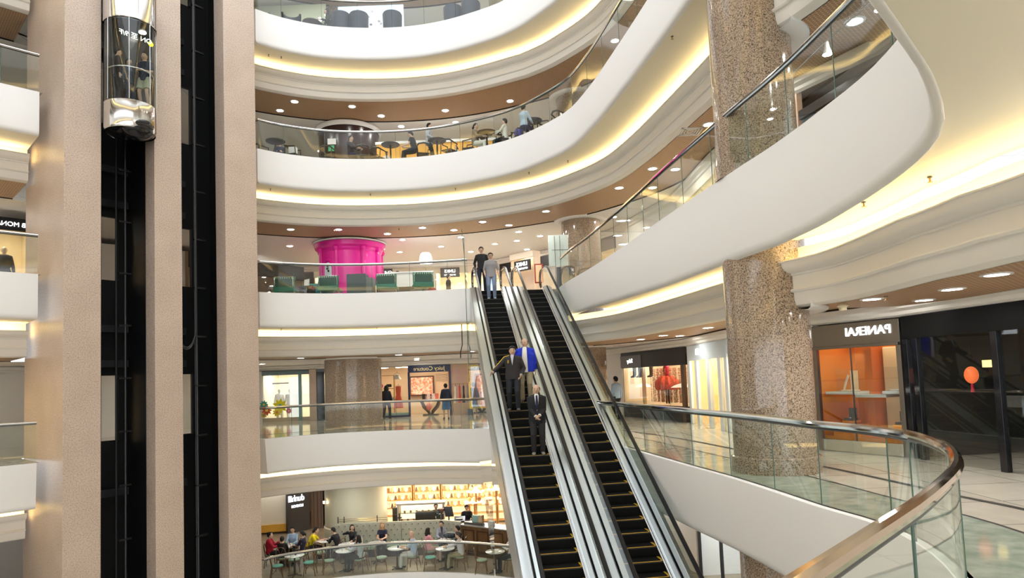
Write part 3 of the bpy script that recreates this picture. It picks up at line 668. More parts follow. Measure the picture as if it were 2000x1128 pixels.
def garment_rack(label, loc, rz, W, cols, h=1.55, group=''):
    t = thing('clothes_rack', label, 'clothes rack', loc, rz)
    gm2 = mat('gold_metal', (.75, .52, .18), .25, 1.0)
    MB().tube([(0, 0, h), (W, 0, h)], .014, 8).build('rail', gm2, t)
    for x in (0, W): MB().tube([(x, 0, 0), (x, 0, h)], .014, 8).build('upright', gm2, t); MB().tube([(x, -.2, .01), (x, .2, .01)], .014, 8).build('foot', gm2, t)
    for k, c in enumerate(cols):
        x = W * (k + .7) / (len(cols) + .4); co = math.cos(rz); si = math.sin(rz)
        dress('hanging_garment', 'garment hanging on the %s' % label, (loc[0] + co * x, loc[1] + si * x, loc[2] + h - .1), rz + PI / 2, c, .85, .2, True, 'garments on the ' + label, 'garment')
    return t
def shelf_unit(label, loc, rz, W, H, D, n, m, mb_=None, cat='shelf'):
    t = thing('shelf_unit', label, cat, loc, rz)
    for x in (0, W - .03): box('side_panel', m, x, x + .03, 0, D, 0, H, t)
    for k in range(n): z = .1 + (H - .15) * k / (n - 1); box('shelf', m, .03, W - .03, .01, D - .01, z, z + .03, t)
    if mb_: box('back_panel', mb_, .03, W - .03, D - .02, D, 0.05, H, t)
    return t
def wl(loc, rz, x, y, z): return (loc[0] + math.cos(rz) * x - math.sin(rz) * y, loc[1] + math.sin(rz) * x + math.cos(rz) * y, loc[2] + z)

# ---- level 2, flower boutique at the back left
t, W, Wd, rz = shop(2, (-13.0, 34.45), (-10.55, 34.5), 2.4, 'bright white boutique with flower decals beside the dark door', wall=(.9, .85, .72), signcol=mat('teal_glass', (.10, .16, .16), .1), band=.22, base=.22, basecol=mat('stone_plinth', (.45, .38, .3), .4), post=(mat('teal_post', (.10, .22, .21), .15), [1.95], .16), lights=3, lampw=.35)
box('white_screen', mat('lit_screen', (.95, .95, .93), .6, emit=(1, 1, .98), estr=.5), 1.30, 1.78, .35, .42, .05, 2.3, t)
box('black_bar', black, .35, 1.2, .5, .56, 1.95, 2.02, t)
fl = [('yellow', .90, .82, .38, (.88, .80, .02), (.2, .5, .6)), ('golden', .75, .5, .24, (.90, .72, .02), (.85, .25, .1)), ('red', .22, .62, .27, (.72, .10, .07), (.9, .8, .1)), ('teal', -.12 + .2, .92, .22, (.05, .35, .28), (.85, .7, .1)), ('pink', 1.35, .55, .16, (.8, .15, .4), (.9, .8, .2)), ('orange', .08, .38, .16, (.75, .45, .05), (.1, .3, .3))]
for nm, x, z, r, c1, c2 in fl:
    q = thing('flower_decal', 'large %s flower decal on the boutique window, back left' % nm, 'decal', Wd(x, -.012, z), rz)
    mb = MB(); n = 9
    for k in range(n):
        a = 2 * PI * k / n; d = r * .62; mb.tube([(0, 0, 0), (d * .5 * math.cos(a), 0, d * .5 * math.sin(a)), (d * math.cos(a), 0, d * math.sin(a)), (r * math.cos(a), 0, r * math.sin(a))], [r * .05, r * .16, r * .22, r * .05], 8)
    mb.v = [(x_, y_ * .04, z_) for x_, y_, z_ in mb.v]
    mb.build('petals', mat('petal_' + nm, c1, .6), q)
    mb = MB().lathe((0, 0, 0), [(r * .26, -.012), (r * .26, .012)], 18); mb.v = [(x_, z_ - .012, y_) for x_, y_, z_ in mb.v]; mb.build('centre', mat('centre_' + nm, c2, .6), q)
fwall(2, (-15.5, 34.55), (-13.0, 34.45), n=21)
box('wall_front_22', tower_m, -10.55, -10.2, 34.4, 34.7, 0, 2.64, kind='structure')
d = thing('door_panel', 'black double door between the flower boutique and the wide column', 'door', (-10.2, 34.5, 0))
for k, x in enumerate((0, .5)): box('door_leaf', blackg, x + .01, x + .49, 0, .05, .01, 2.5, d, .004)
box('door_frame', darksteel, -.0, 1.0, -.02, .08, 2.5, 2.62, d); MB().tube([(.45, -.05, 1.0), (.45, -.05, 1.4)], .012, 6).build('door_handle', chrome, d); box('door_notice', mat('magenta_notice', (.6, .03, .25), .5), .78, .93, -.01, 0, 1.35, 1.55, d)
fwall(2, (-9.2, 34.5), (-7.5, 34.5), n=23)
# ---- level 2, fashion boutique with blue frame
navy = mat('navy_frame', (.012, .02, .07), .3)
t, W, Wd, rz = shop(2, (-7.5, 34.5), (-3.25, 34.5), 2.5, 'fashion boutique with navy door frame and gold lettering behind the women', wall=(.78, .60, .42), band=0, glass=False, lights=4, lampw=.3)
box('sign_band', navy, 2.05, 4.25, -.08, .04, 2.26, 2.62, t, .005); text('lettering', 'Juicy Couture', .29, gold, t, (3.15, -.10, 2.44))
for x in (2.08, 4.2): box('door_post', navy, x - .05, x + .05, -.06, .04, 0.004, 2.3, t)
box('window_sill', navy, 0, 2.05, -.05, .05, .004, .1, t); box('window_pane', shopg, .05, 2.03, 0, .012, .1, 2.6, t); box('sill_step', mat('mint_step', (.45, .62, .55), .3), .05, 2.0, .05, .5, .1, .22, t)
box('wall_picture', mat('dark_frame', (.12, .05, .03), .4), 1.75, 3.1, 2.3, 2.38, 1.0, 2.1, t); box('picture_sheet', mat('blossom_print', (.7, .4, .3), .7, build=noisy((.75, .25, .12), (.95, .88, .75), 9)), 1.83, 3.02, 2.27, 2.3, 1.08, 2.02, t)
for k in range(5): MB().tube([(3.2 + .09 * i, 2.42, 2.15 - k * .09 + .02 * math.sin(i)) for i in range(11)], .006, 4).build('wall_script', black, t)
box('rear_doorway', mat('brown_room', (.30, .16, .07), .6), 3.95, 4.2, 1.6, 2.4, .9, 2.5, t)
box('low_counter', mat('cream_counter', (.85, .70, .5), .5), 3.1, 4.1, 1.6, 2.2, .01, .95, t, .01)
dress('hanging_dress', 'orange red dress on a black hanger in the boutique window', Wd(1.42, .55, 1.6), rz, (.75, .12, .07), 1.15, .22)
dress('hanging_garment', 'short white beaded jacket hanging above the orange red dress', Wd(1.35, .7, 2.25), rz, (.75, .72, .68), .3, .2)
s1 = shelf_unit('gold display shelf at the left of the fashion boutique window', Wd(.1, .6), rz, 1.1, 2.2, .35, 4, mat('gold_metal', (.75, .52, .18), .25, 1.0))
for k, (c, x, z) in enumerate([((.75, .1, .3), .35, 1.56), ((.02, .02, .02), .8, 1.56), ((.85, .4, .05), .6, .87), ((.8, .75, .7), .9, .87), ((.5, .3, .1), .3, .87)]):
    b = tag(MB().box(-.13, .13, -.08, .08, 0, .16).build('folded_garment', mat('fold%d' % k, c, .8), None, False, .03, loc=wl(Wd(.1, .6), rz, x, .15, z), rz=rz), 'folded %s clothing on the gold display shelf' % ['magenta', 'black', 'orange', 'cream', 'brown'][k], 'clothing')
tb = thing('display_table', 'ornate console table with pink top in the boutique doorway', 'table', Wd(3.05, .9), rz)
box('table_top', mat('pink_top', (.72, .42, .40), .4), -.62, .62, -.25, .25, .80, .85, tb, .01)
for s in (-1, 1): MB().tube([(s * .5, 0, .8), (s * .35, 0, .45), (s * .12, 0, .2), (s * .05, 0, .05)], [.08, .1, .09, .06], 8).build('table_leg', mat('dark_bronze', (.12, .09, .06), .4, .5), tb)
box('table_base', mat('dark_bronze', (.12, .09, .06), .4, .5), -.4, .4, -.2, .2, 0.004, .06, tb, .01)
tag(MB().ball((0, 0, .16), .16, .13, .2, 12, 8).build('red_cushion', mat('coral', (.75, .2, .15), .7), None, loc=Wd(3.0, .62, 0.30)), 'coral red sack hanging under the console table top', 'bag')
for k, (x, z, c) in enumerate([(-.35, .85, (.02, .02, .02)), (-.1, .85, (.8, .7, .65)), (.15, .85, (.85, .8, .75)), (.35, .85, (.75, .2, .15))]):
    tag(MB().box(-.08, .08, -.06, .06, 0, .28).build('gift_box', mat('gift%d' % k, c, .6), None, False, .01, loc=wl(Wd(3.05, .9), rz, x, 0, z), rz=rz), '%s box standing on the ornate console table' % ['black', 'rosy', 'cream', 'coral'][k], 'box')
# text wall and bright billboard
o = fwall(2, (-3.25, 34.5), (-2.35, 34.5), mat('tan_wall', (.62, .45, .33), .6), n=24)
wt = thing('wall_lettering', 'rose coloured words on the tan wall right of the navy frame', 'lettering', (-2.8, 34.48, 0))
for k, (b, z) in enumerate((('QUEEN', 2.2), ('OF', 1.85), ('STYLE', 1.5))): text('word', b, .34, pinkl, wt, (0, 0, z), ext=.004)
bb = thing('light_billboard', 'bright fashion poster in a yellow frame beside the escalator', 'billboard', (-2.3, 34.3, 0))
yf = mat('yellow_frame', (.85, .6, .05), .35, emit=(1, .7, .1), estr=.3)
box('frame', yf, 0, 1.5, 0, .08, .3, 2.55, bb, .01)
box('poster', mat('poster_sheet', (.8, .85, .9), .5, emit=(.85, .92, 1), estr=.9), .1, 1.4, -.012, .0, .4, 2.45, bb)
MB().tube([(.45, -.02, 2.0), (.47, -.02, 1.6), (.42, -.02, 1.2), (.38, -.02, .5)], [.07, .16, .2, .26], 8).build('printed_figure', mat('print_lilac', (.62, .5, .6), .7, build=noisy((.45, .35, .5), (.85, .75, .85), 30)), bb)
box('printed_patch', mat('print_blue', (.1, .4, .65), .7), 1.0, 1.3, -.02, -.012, 1.2, 1.9, bb); box('plinth', mat('blue_step', (.05, .12, .2), .3), -.1, 1.6, -.3, .3, 0.004, .3, bb, .01)
garment_rack('gold clothes rack standing before the tan wall', (-3.1, 33.7, 0), 0, .9, [(.8, .75, .65), (.75, .1, .08), (.06, .05, .06), (.3, .28, .3)], 1.6)
fwall(2, (-2.35, 34.52), (-0.5, 34.45), n=25); fwall(2, (-0.5, 34.45), (2.6, 31.8), n=26)

# ---- level 2, right side: red window display
woodm = mat('brown_wood', (.10, .055, .03), .35)
t, W, Wd, rz = shop(2, (4.6, 28.2), (6.0, 23.1), 2.2, 'shop window with red beads and a red tutu under a black sign band, right gallery', wall=(.72, .6, .45), signcol=black, band=.62, base=.55, basecol=black, post=(woodm, [5.05], .22), lights=5, lampw=.4, sign=[('Sisley', .24, .9, 2.28, lit)])
box('sign_panel', mat('grey_sign', (.10, .08, .07), .3), .0, 1.9, -.06, -.045, 2.02, 2.5, t)
bead = MB(); rnd = random.Random(3)
for k in range(125):
    x = 1.9 + 2.9 * k / 125 + rnd.uniform(-.02, .02); y = .25 + .5 * rnd.random()
    for j in range(26): z = .65 + 1.3 * j / 26 + rnd.uniform(-.015, .015); r = .013 + .01 * rnd.random(); bead.ball((x, y, z), r, r, r, 4, 3)
o = bead.build('bead_curtain', mat('bead_strings', (.5, .2, .1), .5, build=noisy((.75, .06, .03), (.12, .3, .15), 25)), None, False, loc=Wd(0, 0), rz=rz); tag(o, 'curtain of red and green beads behind the shop window, right gallery', 'bead curtain'); o['kind'] = 'stuff'
tu = thing('tutu_mannequin', 'headless mannequin in red bodice and orange red tutu before the bead curtain', 'mannequin', Wd(3.0, .45, .56), rz)
MB().lathe((0, 0, 0), [(.12, .98), (.17, 1.0), (.14, 1.12), (.17, 1.3), (.15, 1.42), (.05, 1.5)], 18, sy=.7).build('bodice', mat('crimson', (.6, .01, .05), .6), tu)
mb = MB(); n = 40
for (dz, ph) in ((0, 0), (.05, 1.1), (-.05, 2.0)):
    pr_ = [(.1, 1.02), (.3, 1.0), (.48, .86), (.52, .72), (.47, .6)]
    v = [((r + .03 * math.sin(a * 11 + ph)) * math.cos(a), (r * .8 + .03 * math.sin(a * 11 + ph)) * math.sin(a), z + dz + .015 * math.sin(9 * a)) for r, z in pr_ for a in [2 * PI * i / n for i in range(n)]]
    mb.add(v, [(j * n + i, j * n + (i + 1) % n, (j + 1) * n + (i + 1) % n, (j + 1) * n + i) for j in range(4) for i in range(n)])
mb.build('tulle_skirt', mat('tulle', (.85, .10, .04), .8), tu)
for s in (-1, 1): MB().tube([(s * .09, 0, 0.02), (s * .09, 0, .7)], .035, 8).build('leg', woodm, tu)
for k, (x, w_) in enumerate([(.9, .36), (4.2, .5)]):
    q = thing('white_parasol', ['white frilled parasol at the left of the bead window', 'white frilled parasol at the right of the bead window'][k], 'parasol', Wd(x, .5, 1.2), rz)
    MB().lathe((0, 0, 0), [(w_, 0), (w_ * .7, .08), (w_ * .3, .14), (.02, .18)], 16, caps=False).build('canopy', gn, q); MB().tube([(0, 0, .15), (0, 0, -.6)], .01, 6).build('pole', gold, q)
for k, x in enumerate((.55, 1.05, 1.35, 2.05)):
    q = thing('hanging_boots', 'pair of black mannequin boots hanging under the black sign band', 'boots', Wd(x, .3, 1.62), rz, 'pairs of hanging boots')
    for s in (-1, 1): MB().tube([(s * .06, 0, .40), (s * .06, 0, .1), (s * .07, -.03, .03), (s * .07, -.14, 0)], [.055, .045, .045, .03], 8).build('boot', black, q)
box('brass_post', gold, 1.62, 1.74, .1, .2, .02, 2.0, t)
MB().tube([(1.62, .12, .6), (1.62, .12, 2.0)], .03, 8).build('brass_tube', brass, t)
# ---- level 2, right side: white glazed boutique
t, W, Wd, rz = shop(2, (6.02, 22.9), (6.05, 18.8), 2.3, 'pale glazed boutique with arched niches beside the black framed window', wall=(.85, .62, .3), signcol=mat('frosted_band', (.62, .70, .74), .2), band=.5, glass=True, lights=5, lampw=.45, sign=[('monki', .3, 1.5, 2.38, lit)], post=(mat('frosted_fin', (.72, .80, .84), .25), [.15, 1.0, 2.3, 3.4, 4.0], .26))
for k, x in enumerate((1.6, 2.9)):
    q = MB(); box('niche', mat('niche_lit', (.95, .8, .5), .6, emit=(1, .8, .45), estr=.6), x - .35, x + .35, 2.2, 2.25, .3, 1.7, t)
    qb = MB().lathe((0, 0, 0), [(.35, -.025), (.35, .025)], 24); qb.v = [(x + a, 2.225 + c, 1.7 + b) for a, b, c in qb.v]; qb.build('niche_arch', MATS['niche_lit'], t)
garment_rack('gold clothes rack in the pale glazed boutique', Wd(2.5, 1.0), rz, 1.2, [(.75, .68, .4), (.5, .42, .2), (.8, .75, .6), (.6, .55, .3)], 1.5)
t, W, Wd3, rz3 = shop(2, (6.05, 18.75), (6.36, 15.0), .9, 'pale boutique mostly hidden behind the big granite column', wall=(.9, .8, .55), signcol=mat('frosted_band', (.62, .70, .74), .2), band=.4, lights=4, lampw=.4)
fwall(2, (6.36, 15.0), (6.42, 14.2), n=27)
# ---- level 2, right side: watch boutique
steel = mat('shop_steel', (.20, .185, .17), .3, .85)
t, W, Wd, rz = shop(2, (6.42, 14.2), (7.3, 12.5), 1.3, 'watch boutique window with amber panels under a steel sign, right gallery', wall=(.70, .20, .008), signcol=steel, band=.48, base=.24, basecol=brushed, post=(steel, [.04, 1.87], .09), mull=(.85,), h=2.6, lights=3, lampw=.13, light=emis('amber_spot', (1, .8, .5), 34), sign=[('PANERAI', .245, 1.28, 2.41, lit)])
box('sign_flange', steel, 0, W, -.12, -.03, 2.1, 2.16, t, .01)
box('fluted_pillar', mat('fluted_cream', (.82, .68, .45), .5), 1.02, 1.48, .75, 1.2, .25, 2.1, t, .02)
box('amber_return', mat('amber_panel', (.66, .16, .008), .45), .78, .95, .5, 1.25, .25, 2.1, t)
box('amber_floor', mat('amber_floor', (.72, .24, .02), .4), .05, W - .05, .06, 1.2, .24, .3, t)
text('inner_lettering', 'PANERAI', .14, mat('pale_letter', (.8, .7, .55), .5), t, (1.66, 1.22, 1.82), ext=.004)
for x0, x1, z in ((.12, .85, 1.16), (.80, 1.45, 1.10), (1.38, 1.84, 1.17)): box('glass_shelf', mat('frost_shelf', (.55, .62, .62), .2), x0, x1, .12, .55, z, z + .06, t, .005)
for k, (x, z, bx) in enumerate([(.55, 1.22, 1), (1.62, 1.23, 1), (.55, .62, 0), (1.64, .58, 0)]):
    if bx:
        q = thing('watch_stand', ['cream watch stand on the upper left shelf of the watch boutique', 'cream watch stand with white strap on the upper right shelf of the watch boutique'][k], 'display stand', Wd(x, .32, z), rz)
        box('stand_board', mat('cream_board', (.85, .74, .55), .5), -.02, .14, .06, .09, 0, .42, q, .004); box('stand_base', gn, -.16, .16, -.08, .1, 0, .03, q, .004)
        MB().tube([(-.12, -.02, .03), (-.06, -.02, .2), (-.0, -.02, .33)] if k == 0 else [(.03, -.02, .03), (.04, -.02, .32)], .022, 8).build('watch_strap', mat('strap_white', (.9, .9, .88), .4), q)
        box('case_glass', shopg, -.22, .22, -.12, .14, .0, .46, q)
    else:
        q = thing('watch_box', ['', '', 'open black watch box on the lower left ledge of the watch boutique', 'open black watch box on the lower right ledge of the watch boutique'][k], 'box', Wd(x, .3, z), rz)
        box('box_lid', blackg, -.09, .09, .05, .07, 0.03, .25, q, .006); box('box_base', blackg, -.1, .1, -.1, .07, 0, .05, q, .006); box('box_stand', mat('amber_floor', (.72, .24, .02), .4), -.13, .13, -.12, .12, -.08 if k == 3 else -.04, 0, q)
        MB().lathe((0, -.03, .05), [(.03, 0), (.03, .015)], 12).build('watch', chrome, q)
for x0, x1, z in ((.25, .85, .55), (1.4, 1.86, .47)): box('ledge', mat('amber_floor', (.72, .24, .02), .4), x0, x1, .12, .6, z - .26, z, t)
# ---- level 2, right side: dark shop with a made-up red lantern
t, W, Wd, rz = shop(2, (7.32, 12.45), (7.85, 8.6), 2.4, 'dark glossy shopfront at the far right beside the watch boutique', wall=(.02, .02, .02), signcol=mat('deep_black', (.003, .003, .003), .6, spec=.15), band=.42, h=2.62, lights=1, lampw=.1, post=(blackg, [.06, .30, 2.0], .12), light=emis('dim_lamp', (1, .85, .5), 6))
box('stair_stringer', mat('grey_stair', (.12, .12, .12), .3), .6, 2.2, 1.4, 1.5, .9, 1.1, t)
box('amber_lamp', emis('amber_lamp', (1, .7, .2), 1.6), .42, .62, 1.2, 1.25, 1.62, 1.75, t)
q = thing('bag_standin', 'orange red lantern hanging in the dark shopfront at the far right', 'lantern', Wd(.82, .6, 1.5), rz)  # glowing round shape made up to stand in for an orange bag
MB().ball((0, 0, 0), .11, .11, .15, 14, 10).build('standin_body', mat('lantern', (.8, .12, .03), .5, emit=(1, .2, .05), estr=.5), q); MB().tube([(0, 0, .15), (0, 0, .6)], .006, 5).build('cord', black, q); MB().tube([(0, 0, -.15), (0, 0, -.3)], [.02, .03], 6).build('tassel', mat('crimson', (.6, .01, .05), .6), q)

# ---- level 3
fwall(3, (-17.3, 25), (-13.8, 28.2), n=30)
t, W, Wd, rz = shop(3, (-13.6, 28.0), (-10.3, 33.0), 2.2, 'dim shop with a broad black band behind the green chairs, far left', wall=(.35, .25, .15), signcol=black, band=.7, base=.3, lights=2, lampw=.2, light=emis('dim_warm', (1, .8, .55), 5))
t, W, Wd, rz = shop(3, (-10.2, 34.4), (-3.9, 34.5), 2.4, 'brightly lit cosmetics shop behind the pink pavilion', wall=(.9, .8, .62), signcol=mat('cream_band', (.85, .78, .65), .5), band=.34, lights=6, lampw=.4)
box('sign_box', black, 3.3, 4.1, -.09, -.045, 2.2, 2.6, t); text('lettering', 'CHLOE', .24, lit, t, (3.7, -.11, 2.4))
box('blue_sign', emis('blue_panel', (.5, .75, 1), 1.2), 4.6, 6.2, 1.0, 1.05, 1.3, 1.7, t)
t, W, Wd, rz = shop(3, (-3.9, 34.5), (-0.5, 34.45), 2.4, 'cream jewellery shop with a dark sign left of the escalator tops', wall=(.9, .78, .6), signcol=mat('cream_band', (.85, .78, .65), .5), band=.34, lights=4, lampw=.4)
box('sign_box', mat('grey_sign', (.10, .08, .07), .3), .3, 1.3, -.09, -.045, 2.05, 2.55, t); text('lettering', 'LINKS', .22, lit, t, (.8, -.11, 2.36)); text('lettering_small', 'OF LONDON', .1, lit, t, (.8, -.11, 2.16))
box('light_screen', mat('screen_blue', (.4, .6, .9), .4, emit=(.35, .6, 1), estr=.9), 2.6, 3.1, .3, .35, .6, 1.9, t)
t, W, Wd, rz = shop(3, (-0.5, 34.45), (2.6, 31.8), 2.3, 'jewellery shop with black corner band behind the escalator newels', wall=(.85, .7, .5), signcol=black, band=.5, lights=3, lampw=.35)
t, W, Wd, rz = shop(3, (0.05, 31.9), (1.15, 30.9), .5, 'small shop corner with a dark mirrored name sign between the escalator newels', wall=(.85, .7, .55), signcol=mat('cream_band', (.85, .78, .65), .5), band=.3, lights=1, lampw=.2)
box('sign_box', black, .35, 1.35, -.12, -.045, 1.72, 2.22, t); text('lettering', 'LINKS', .26, lit, t, (.85, -.135, 2.03)); text('lettering_small', 'OF LONDON', .12, lit, t, (.85, -.135, 1.82))
t, W, Wd, rz = shop(3, (2.6, 31.8), (4.6, 28.2), 2.2, 'warm lit shop with a wide dark sign behind the glass of the right gallery', wall=(.85, .72, .5), signcol=mat('grey_sign', (.10, .08, .07), .3), band=.55, lights=3, lampw=.35, sign=[('LINKS', .36, 2.0, 2.34, lit)])
t, W, Wd, rz = shop(3, (6.0, 23.1), (6.05, 18.8), 2.3, 'shop window with a wall of pale blossoms, right side of the third gallery', wall=(.9, .85, .7), signcol=mat('cream_band', (.85, .78, .65), .5), band=.3, lights=4, lampw=.45)
mb = MB(); rnd = random.Random(5)
for k in range(500): r = .03 + .035 * rnd.random(); mb.ball((.1 + 4.1 * rnd.random(), .15 + .15 * rnd.random(), .5 + 1.8 * rnd.random()), r, r * .6, r, 5, 3)
o = mb.build('blossom_wall', mat('blossoms', (.8, .7, .5), .8, build=noisy((.55, .6, .12), (.95, .85, .75), 14)), None, False, loc=Wd(0, 0), rz=rz); tag(o, 'wall of pale and yellow green blossoms in the shop window of the third gallery', 'flowers'); o['kind'] = 'stuff'
fwall(3, (6.05, 18.8), (6.42, 14.2), mat('peach_wall', (.75, .5, .36), .5), n=31)
t, W, Wd, rz = shop(3, (6.45, 14.15), (7.6, 9), 1.6, 'dark window with spotlights and blue panels, upper right gallery', wall=(.30, .45, .62), signcol=mat('dark_band', (.03, .03, .035), .25), band=.2, lights=1, lampw=.1, light=coollight, h=2.2)
box('brown_screen', mat('taupe_screen', (.22, .17, .14), .3), .1, 2.6, .3, .36, .02, 2.1, t)
box('blue_panel', emis('pale_blue', (.55, .78, 1), .9), 2.7, 4.9, .5, .55, .2, 2.1, t)
for k, (x, y) in enumerate(((5.7, 11.3), (5.85, 9.9), (5.9, 8.7))):
    q = thing('track_spotlight', 'white track spotlight under the ceiling of the upper right gallery', 'spotlight', (x, y, F[4] - 2.9), 0, 'track spotlights, upper right gallery')
    MB().lathe((0, 0, 0), [(.03, .1), (.045, .0), (.085, -.12)], 14).build('lamp_body', white, q); MB().lathe((0, 0, -.125), [(.075, 0), (.075, .004)], 14).build('lens', emis('spot_lens', (1, .95, .85), 60), q)
tk = thing('spotlight_track', 'thin white lighting track under the ceiling of the upper right gallery', 'lighting track', (5.6, 13, F[4] - 2.78))
MB().tube([(0, 0, 0), (.1, -1.7, 0), (.25, -3.1, 0), (.3, -4.3, 0), (.2, -5.6, 0)], .015, 6).build('track_rail', brushed, tk)
for y in (-.3, -2.4, -4.9): MB().tube([(.13, y, 0), (.13, y, .18)], .006, 5).build('hanger_rod', brushed, tk)
# ---- left gallery shops
t, W, Wd, rz = shop(3, (-22.0, 15.5), (-15.9, 22.4), 2.4, 'clothes shop with black name band on the left gallery', wall=(.9, .75, .5), signcol=black, band=.42, lights=5, lampw=.4, glass=True, sign=[('CLUB MONACO', .21, 8.38, 2.40, lit)])
t, W, Wd, rz = shop(2, (-22.5, 17), (-19.3, 21.5), 2.6, 'warm golden shop on the left gallery below the white fascia', wall=(.95, .75, .35), signcol=mat('cream_band', (.85, .78, .65), .5), band=.2, lights=5, lampw=.45)
for x in (3.9, 4.4): box('bronze_pillar', mat('bronze_pil', (.35, .2, .08), .3, .6), x, x + .2, .4, .6, .01, 2.4, t)

# ------------------------------------------------------------------ level 3: pavilion, chairs, lamp
pink = mat('hot_pink', (.72, .005, .30), .3, coat=.3)
pv = thing('pink_pavilion', 'hot pink round pavilion cladding with arched niche and pilasters', 'pavilion', (-7.0, 29.1, F[3]))
MB().lathe((0, 0, 0), [(1.44, 0), (1.44, .25), (1.34, .32), (1.34, 2.35), (1.38, 2.4), (1.40, 2.5), (1.50, 2.58), (1.52, 2.68), (1.54, 2.76), (1.36, 2.78)], 64, caps=False).build('drum', pink, pv)
MB().lathe((0, 0, 0), [(1.36, 2.78), (1.58, 2.78), (1.60, 2.83), (1.5, 2.87)], 64, caps=False).build('white_ring', white, pv)
for a in (-2.45, -1.78, -.95, -.35, .3):
    MB().tube([(1.36 * math.cos(a), 1.36 * math.sin(a), .3), (1.36 * math.cos(a), 1.36 * math.sin(a), 2.45)], .07, 10).build('pilaster', pink, pv)
    MB().lathe((1.38 * math.cos(a), 1.38 * math.sin(a), 2.35), [(.07, 0), (.12, .06), (.13, .14), (.09, .2)], 12).build('pilaster_capital', pink, pv)
na = -2.1
def npt(u, z, r=1.35): a = na + u / 1.35; return (r * math.cos(a), r * math.sin(a), z)
arch = [npt(-.27, .7), npt(-.27, 1.6)] + [npt(-.27 * math.cos(b), 1.6 + .35 * math.sin(b)) for b in [PI * k / 10 for k in range(1, 10)]] + [npt(.27, 1.6), npt(.27, .7)]
MB().tube([Vector(p) * 1.0 for p in arch], .06, 8).build('niche_moulding', pink, pv)
mb = MB(); pts_ = [npt(-.2, .75, 1.352), npt(.2, .75, 1.352), npt(.2, 1.6, 1.352)] + [npt(.2 * math.cos(b), 1.6 + .27 * math.sin(b), 1.356) for b in [PI * k / 8 for k in range(1, 8)]] + [npt(-.2, 1.6, 1.352)]
mb.add(pts_, [tuple(range(len(pts_)))]); mb.build('niche_panel', mat('pale_panel', (.68, .76, .82), .5), pv, False)
mb = MB(); 
for (u, z, r) in ((0, 1.72, .05), (-.03, 1.6, .045), (.04, 1.5, .05), (.02, 1.62, .03)): mb.ball(npt(u, z, 1.365), r, r * .8, r * 1.1, 8, 6)
mb.build('niche_figure', black, pv); MB().tube([npt(u, .62, 1.36) for u in (-.35, -.15, .05, .35)], .07, 8).build('niche_sill', pink, pv)
dc = thing('dark_cladding', 'dark brown round wall with a white ring on the bar terrace', 'column cladding', (-6.95, 29.1, F[4]))
dm = mat('dark_brown_wall', (.035, .014, .012), .25)
MB().lathe((0, 0, 0), [(1.30, 0), (1.30, 2.7)], 56, caps=False).build('drum', dm, dc); MB().lathe((0, 0, 0), [(1.3, 2.7), (1.36, 2.66), (1.42, 2.72), (1.44, 2.84), (1.3, 2.87)], 56, caps=False).build('white_ring', white, dc)
def onr(cx, cy, r, px_):  return None
xs = thing('exit_sign', 'small green and white exit notice on the dark round wall', 'sign', (-7.35, 27.76, F[4] + 1.55), 0)
box('sign_plate', white, -.18, .18, -.02, 0, .25, .5, xs); box('green_plate', mat('exit_green', (.05, .45, .2), .5), -.15, .1, -.03, -.02, -.05, .2, xs)
def lattice_chair():
    t = thing('lattice_chair', 'x', 'chair', (0, 0, 0))
    g = mat('green_leather', (.012, .16, .10), .4)
    gd = mat('green_leather_dark', (.010, .07, .045), .45)
    hw = .40
    bk = MB().obox((0, .10, .58), (hw, 0, 0), (0, .05, .012), (0, -.08, .30)); b = bk.build('backrest', g, t, False, .03)
    box('backrest_panel', gd, -.33, .33, -.02, .0, .0, .46, b).location = (0, .18, .34)
    box('seat', g, -hw, hw, -.62, .05, .30, .42, t, .03)
    for x in (-.35, .35):
        MB().tube([(x, .20, .86), (x, .16, .5), (x, .02, .3), (x, -.35, .12), (x, -.62, .0)], .016, 8).build('frame_leg', chrome, t)
        MB().tube([(x, -.62, .34), (x, -.25, .22), (x, .05, .10), (x, .25, .0)], .016, 8).build('frame_leg', chrome, t)
    MB().tube([(-.35, .2, .86), (.35, .2, .86)], .012, 8).build('top_rail', chrome, t)
    for k in range(8): x = -.3 + .6 * k / 7; MB().tube([(x, .185, .84), (x, .2, .79)], .01, 5).build('strap', mat('strap_cream', (.8, .75, .62), .5), t)
    for k in range(8): x = -.3 + .6 * k / 7; MB().tube([(x, .13, .36), (x, .17, .32)], .01, 5).build('strap', mat('strap_cream', (.8, .75, .62), .5), t)
    return t
lc = lattice_chair()
spots = [(-8.62, 25.35, PI, 'leftmost green lattice back chair behind the curved glass'), (-6.98, 25.5, PI, 'green lattice back chair between the black cube and the grey box'), (-4.78, 25.6, PI + .05, 'green lattice back chair in front of the staff desk'), (-3.35, 25.5, PI + .25, 'rightmost green lattice back chair, turned slightly, by the red bag')]
for i, (x, y, a, lb) in enumerate(spots):
    if i == 0: lc.location = (x, y, F[3]); lc.rotation_euler.z = a; lc['label'] = lb; lc['group'] = 'green lattice chairs'
    else: dup(lc, (x, y, F[3]), a, lb, 'green lattice chairs')
t = thing('black_cube_table', 'glossy black cube side table holding a paper stand', 'side table', (-7.78, 25.35, F[3])); box('cube', blackg, -.25, .25, -.25, .25, 0, .46, t, .01); box('table_top', black, -.27, .27, -.27, .27, .46, .48, t, .005)
t = thing('paper_stand', 'white leaflet propped on the black cube table', 'leaflet', (-7.78, 25.3, F[3] + .48)); MB().obox((0, 0, .14), (.1, 0, .02), (0, .004, 0), (0, .03, .14)).build('sheet', white, t, False)
t = thing('teal_sofa', 'low teal sofa standing behind the black cube table', 'sofa', (-7.72, 26.3, F[3])); tl = mat('teal_leather', (.03, .22, .24), .5)
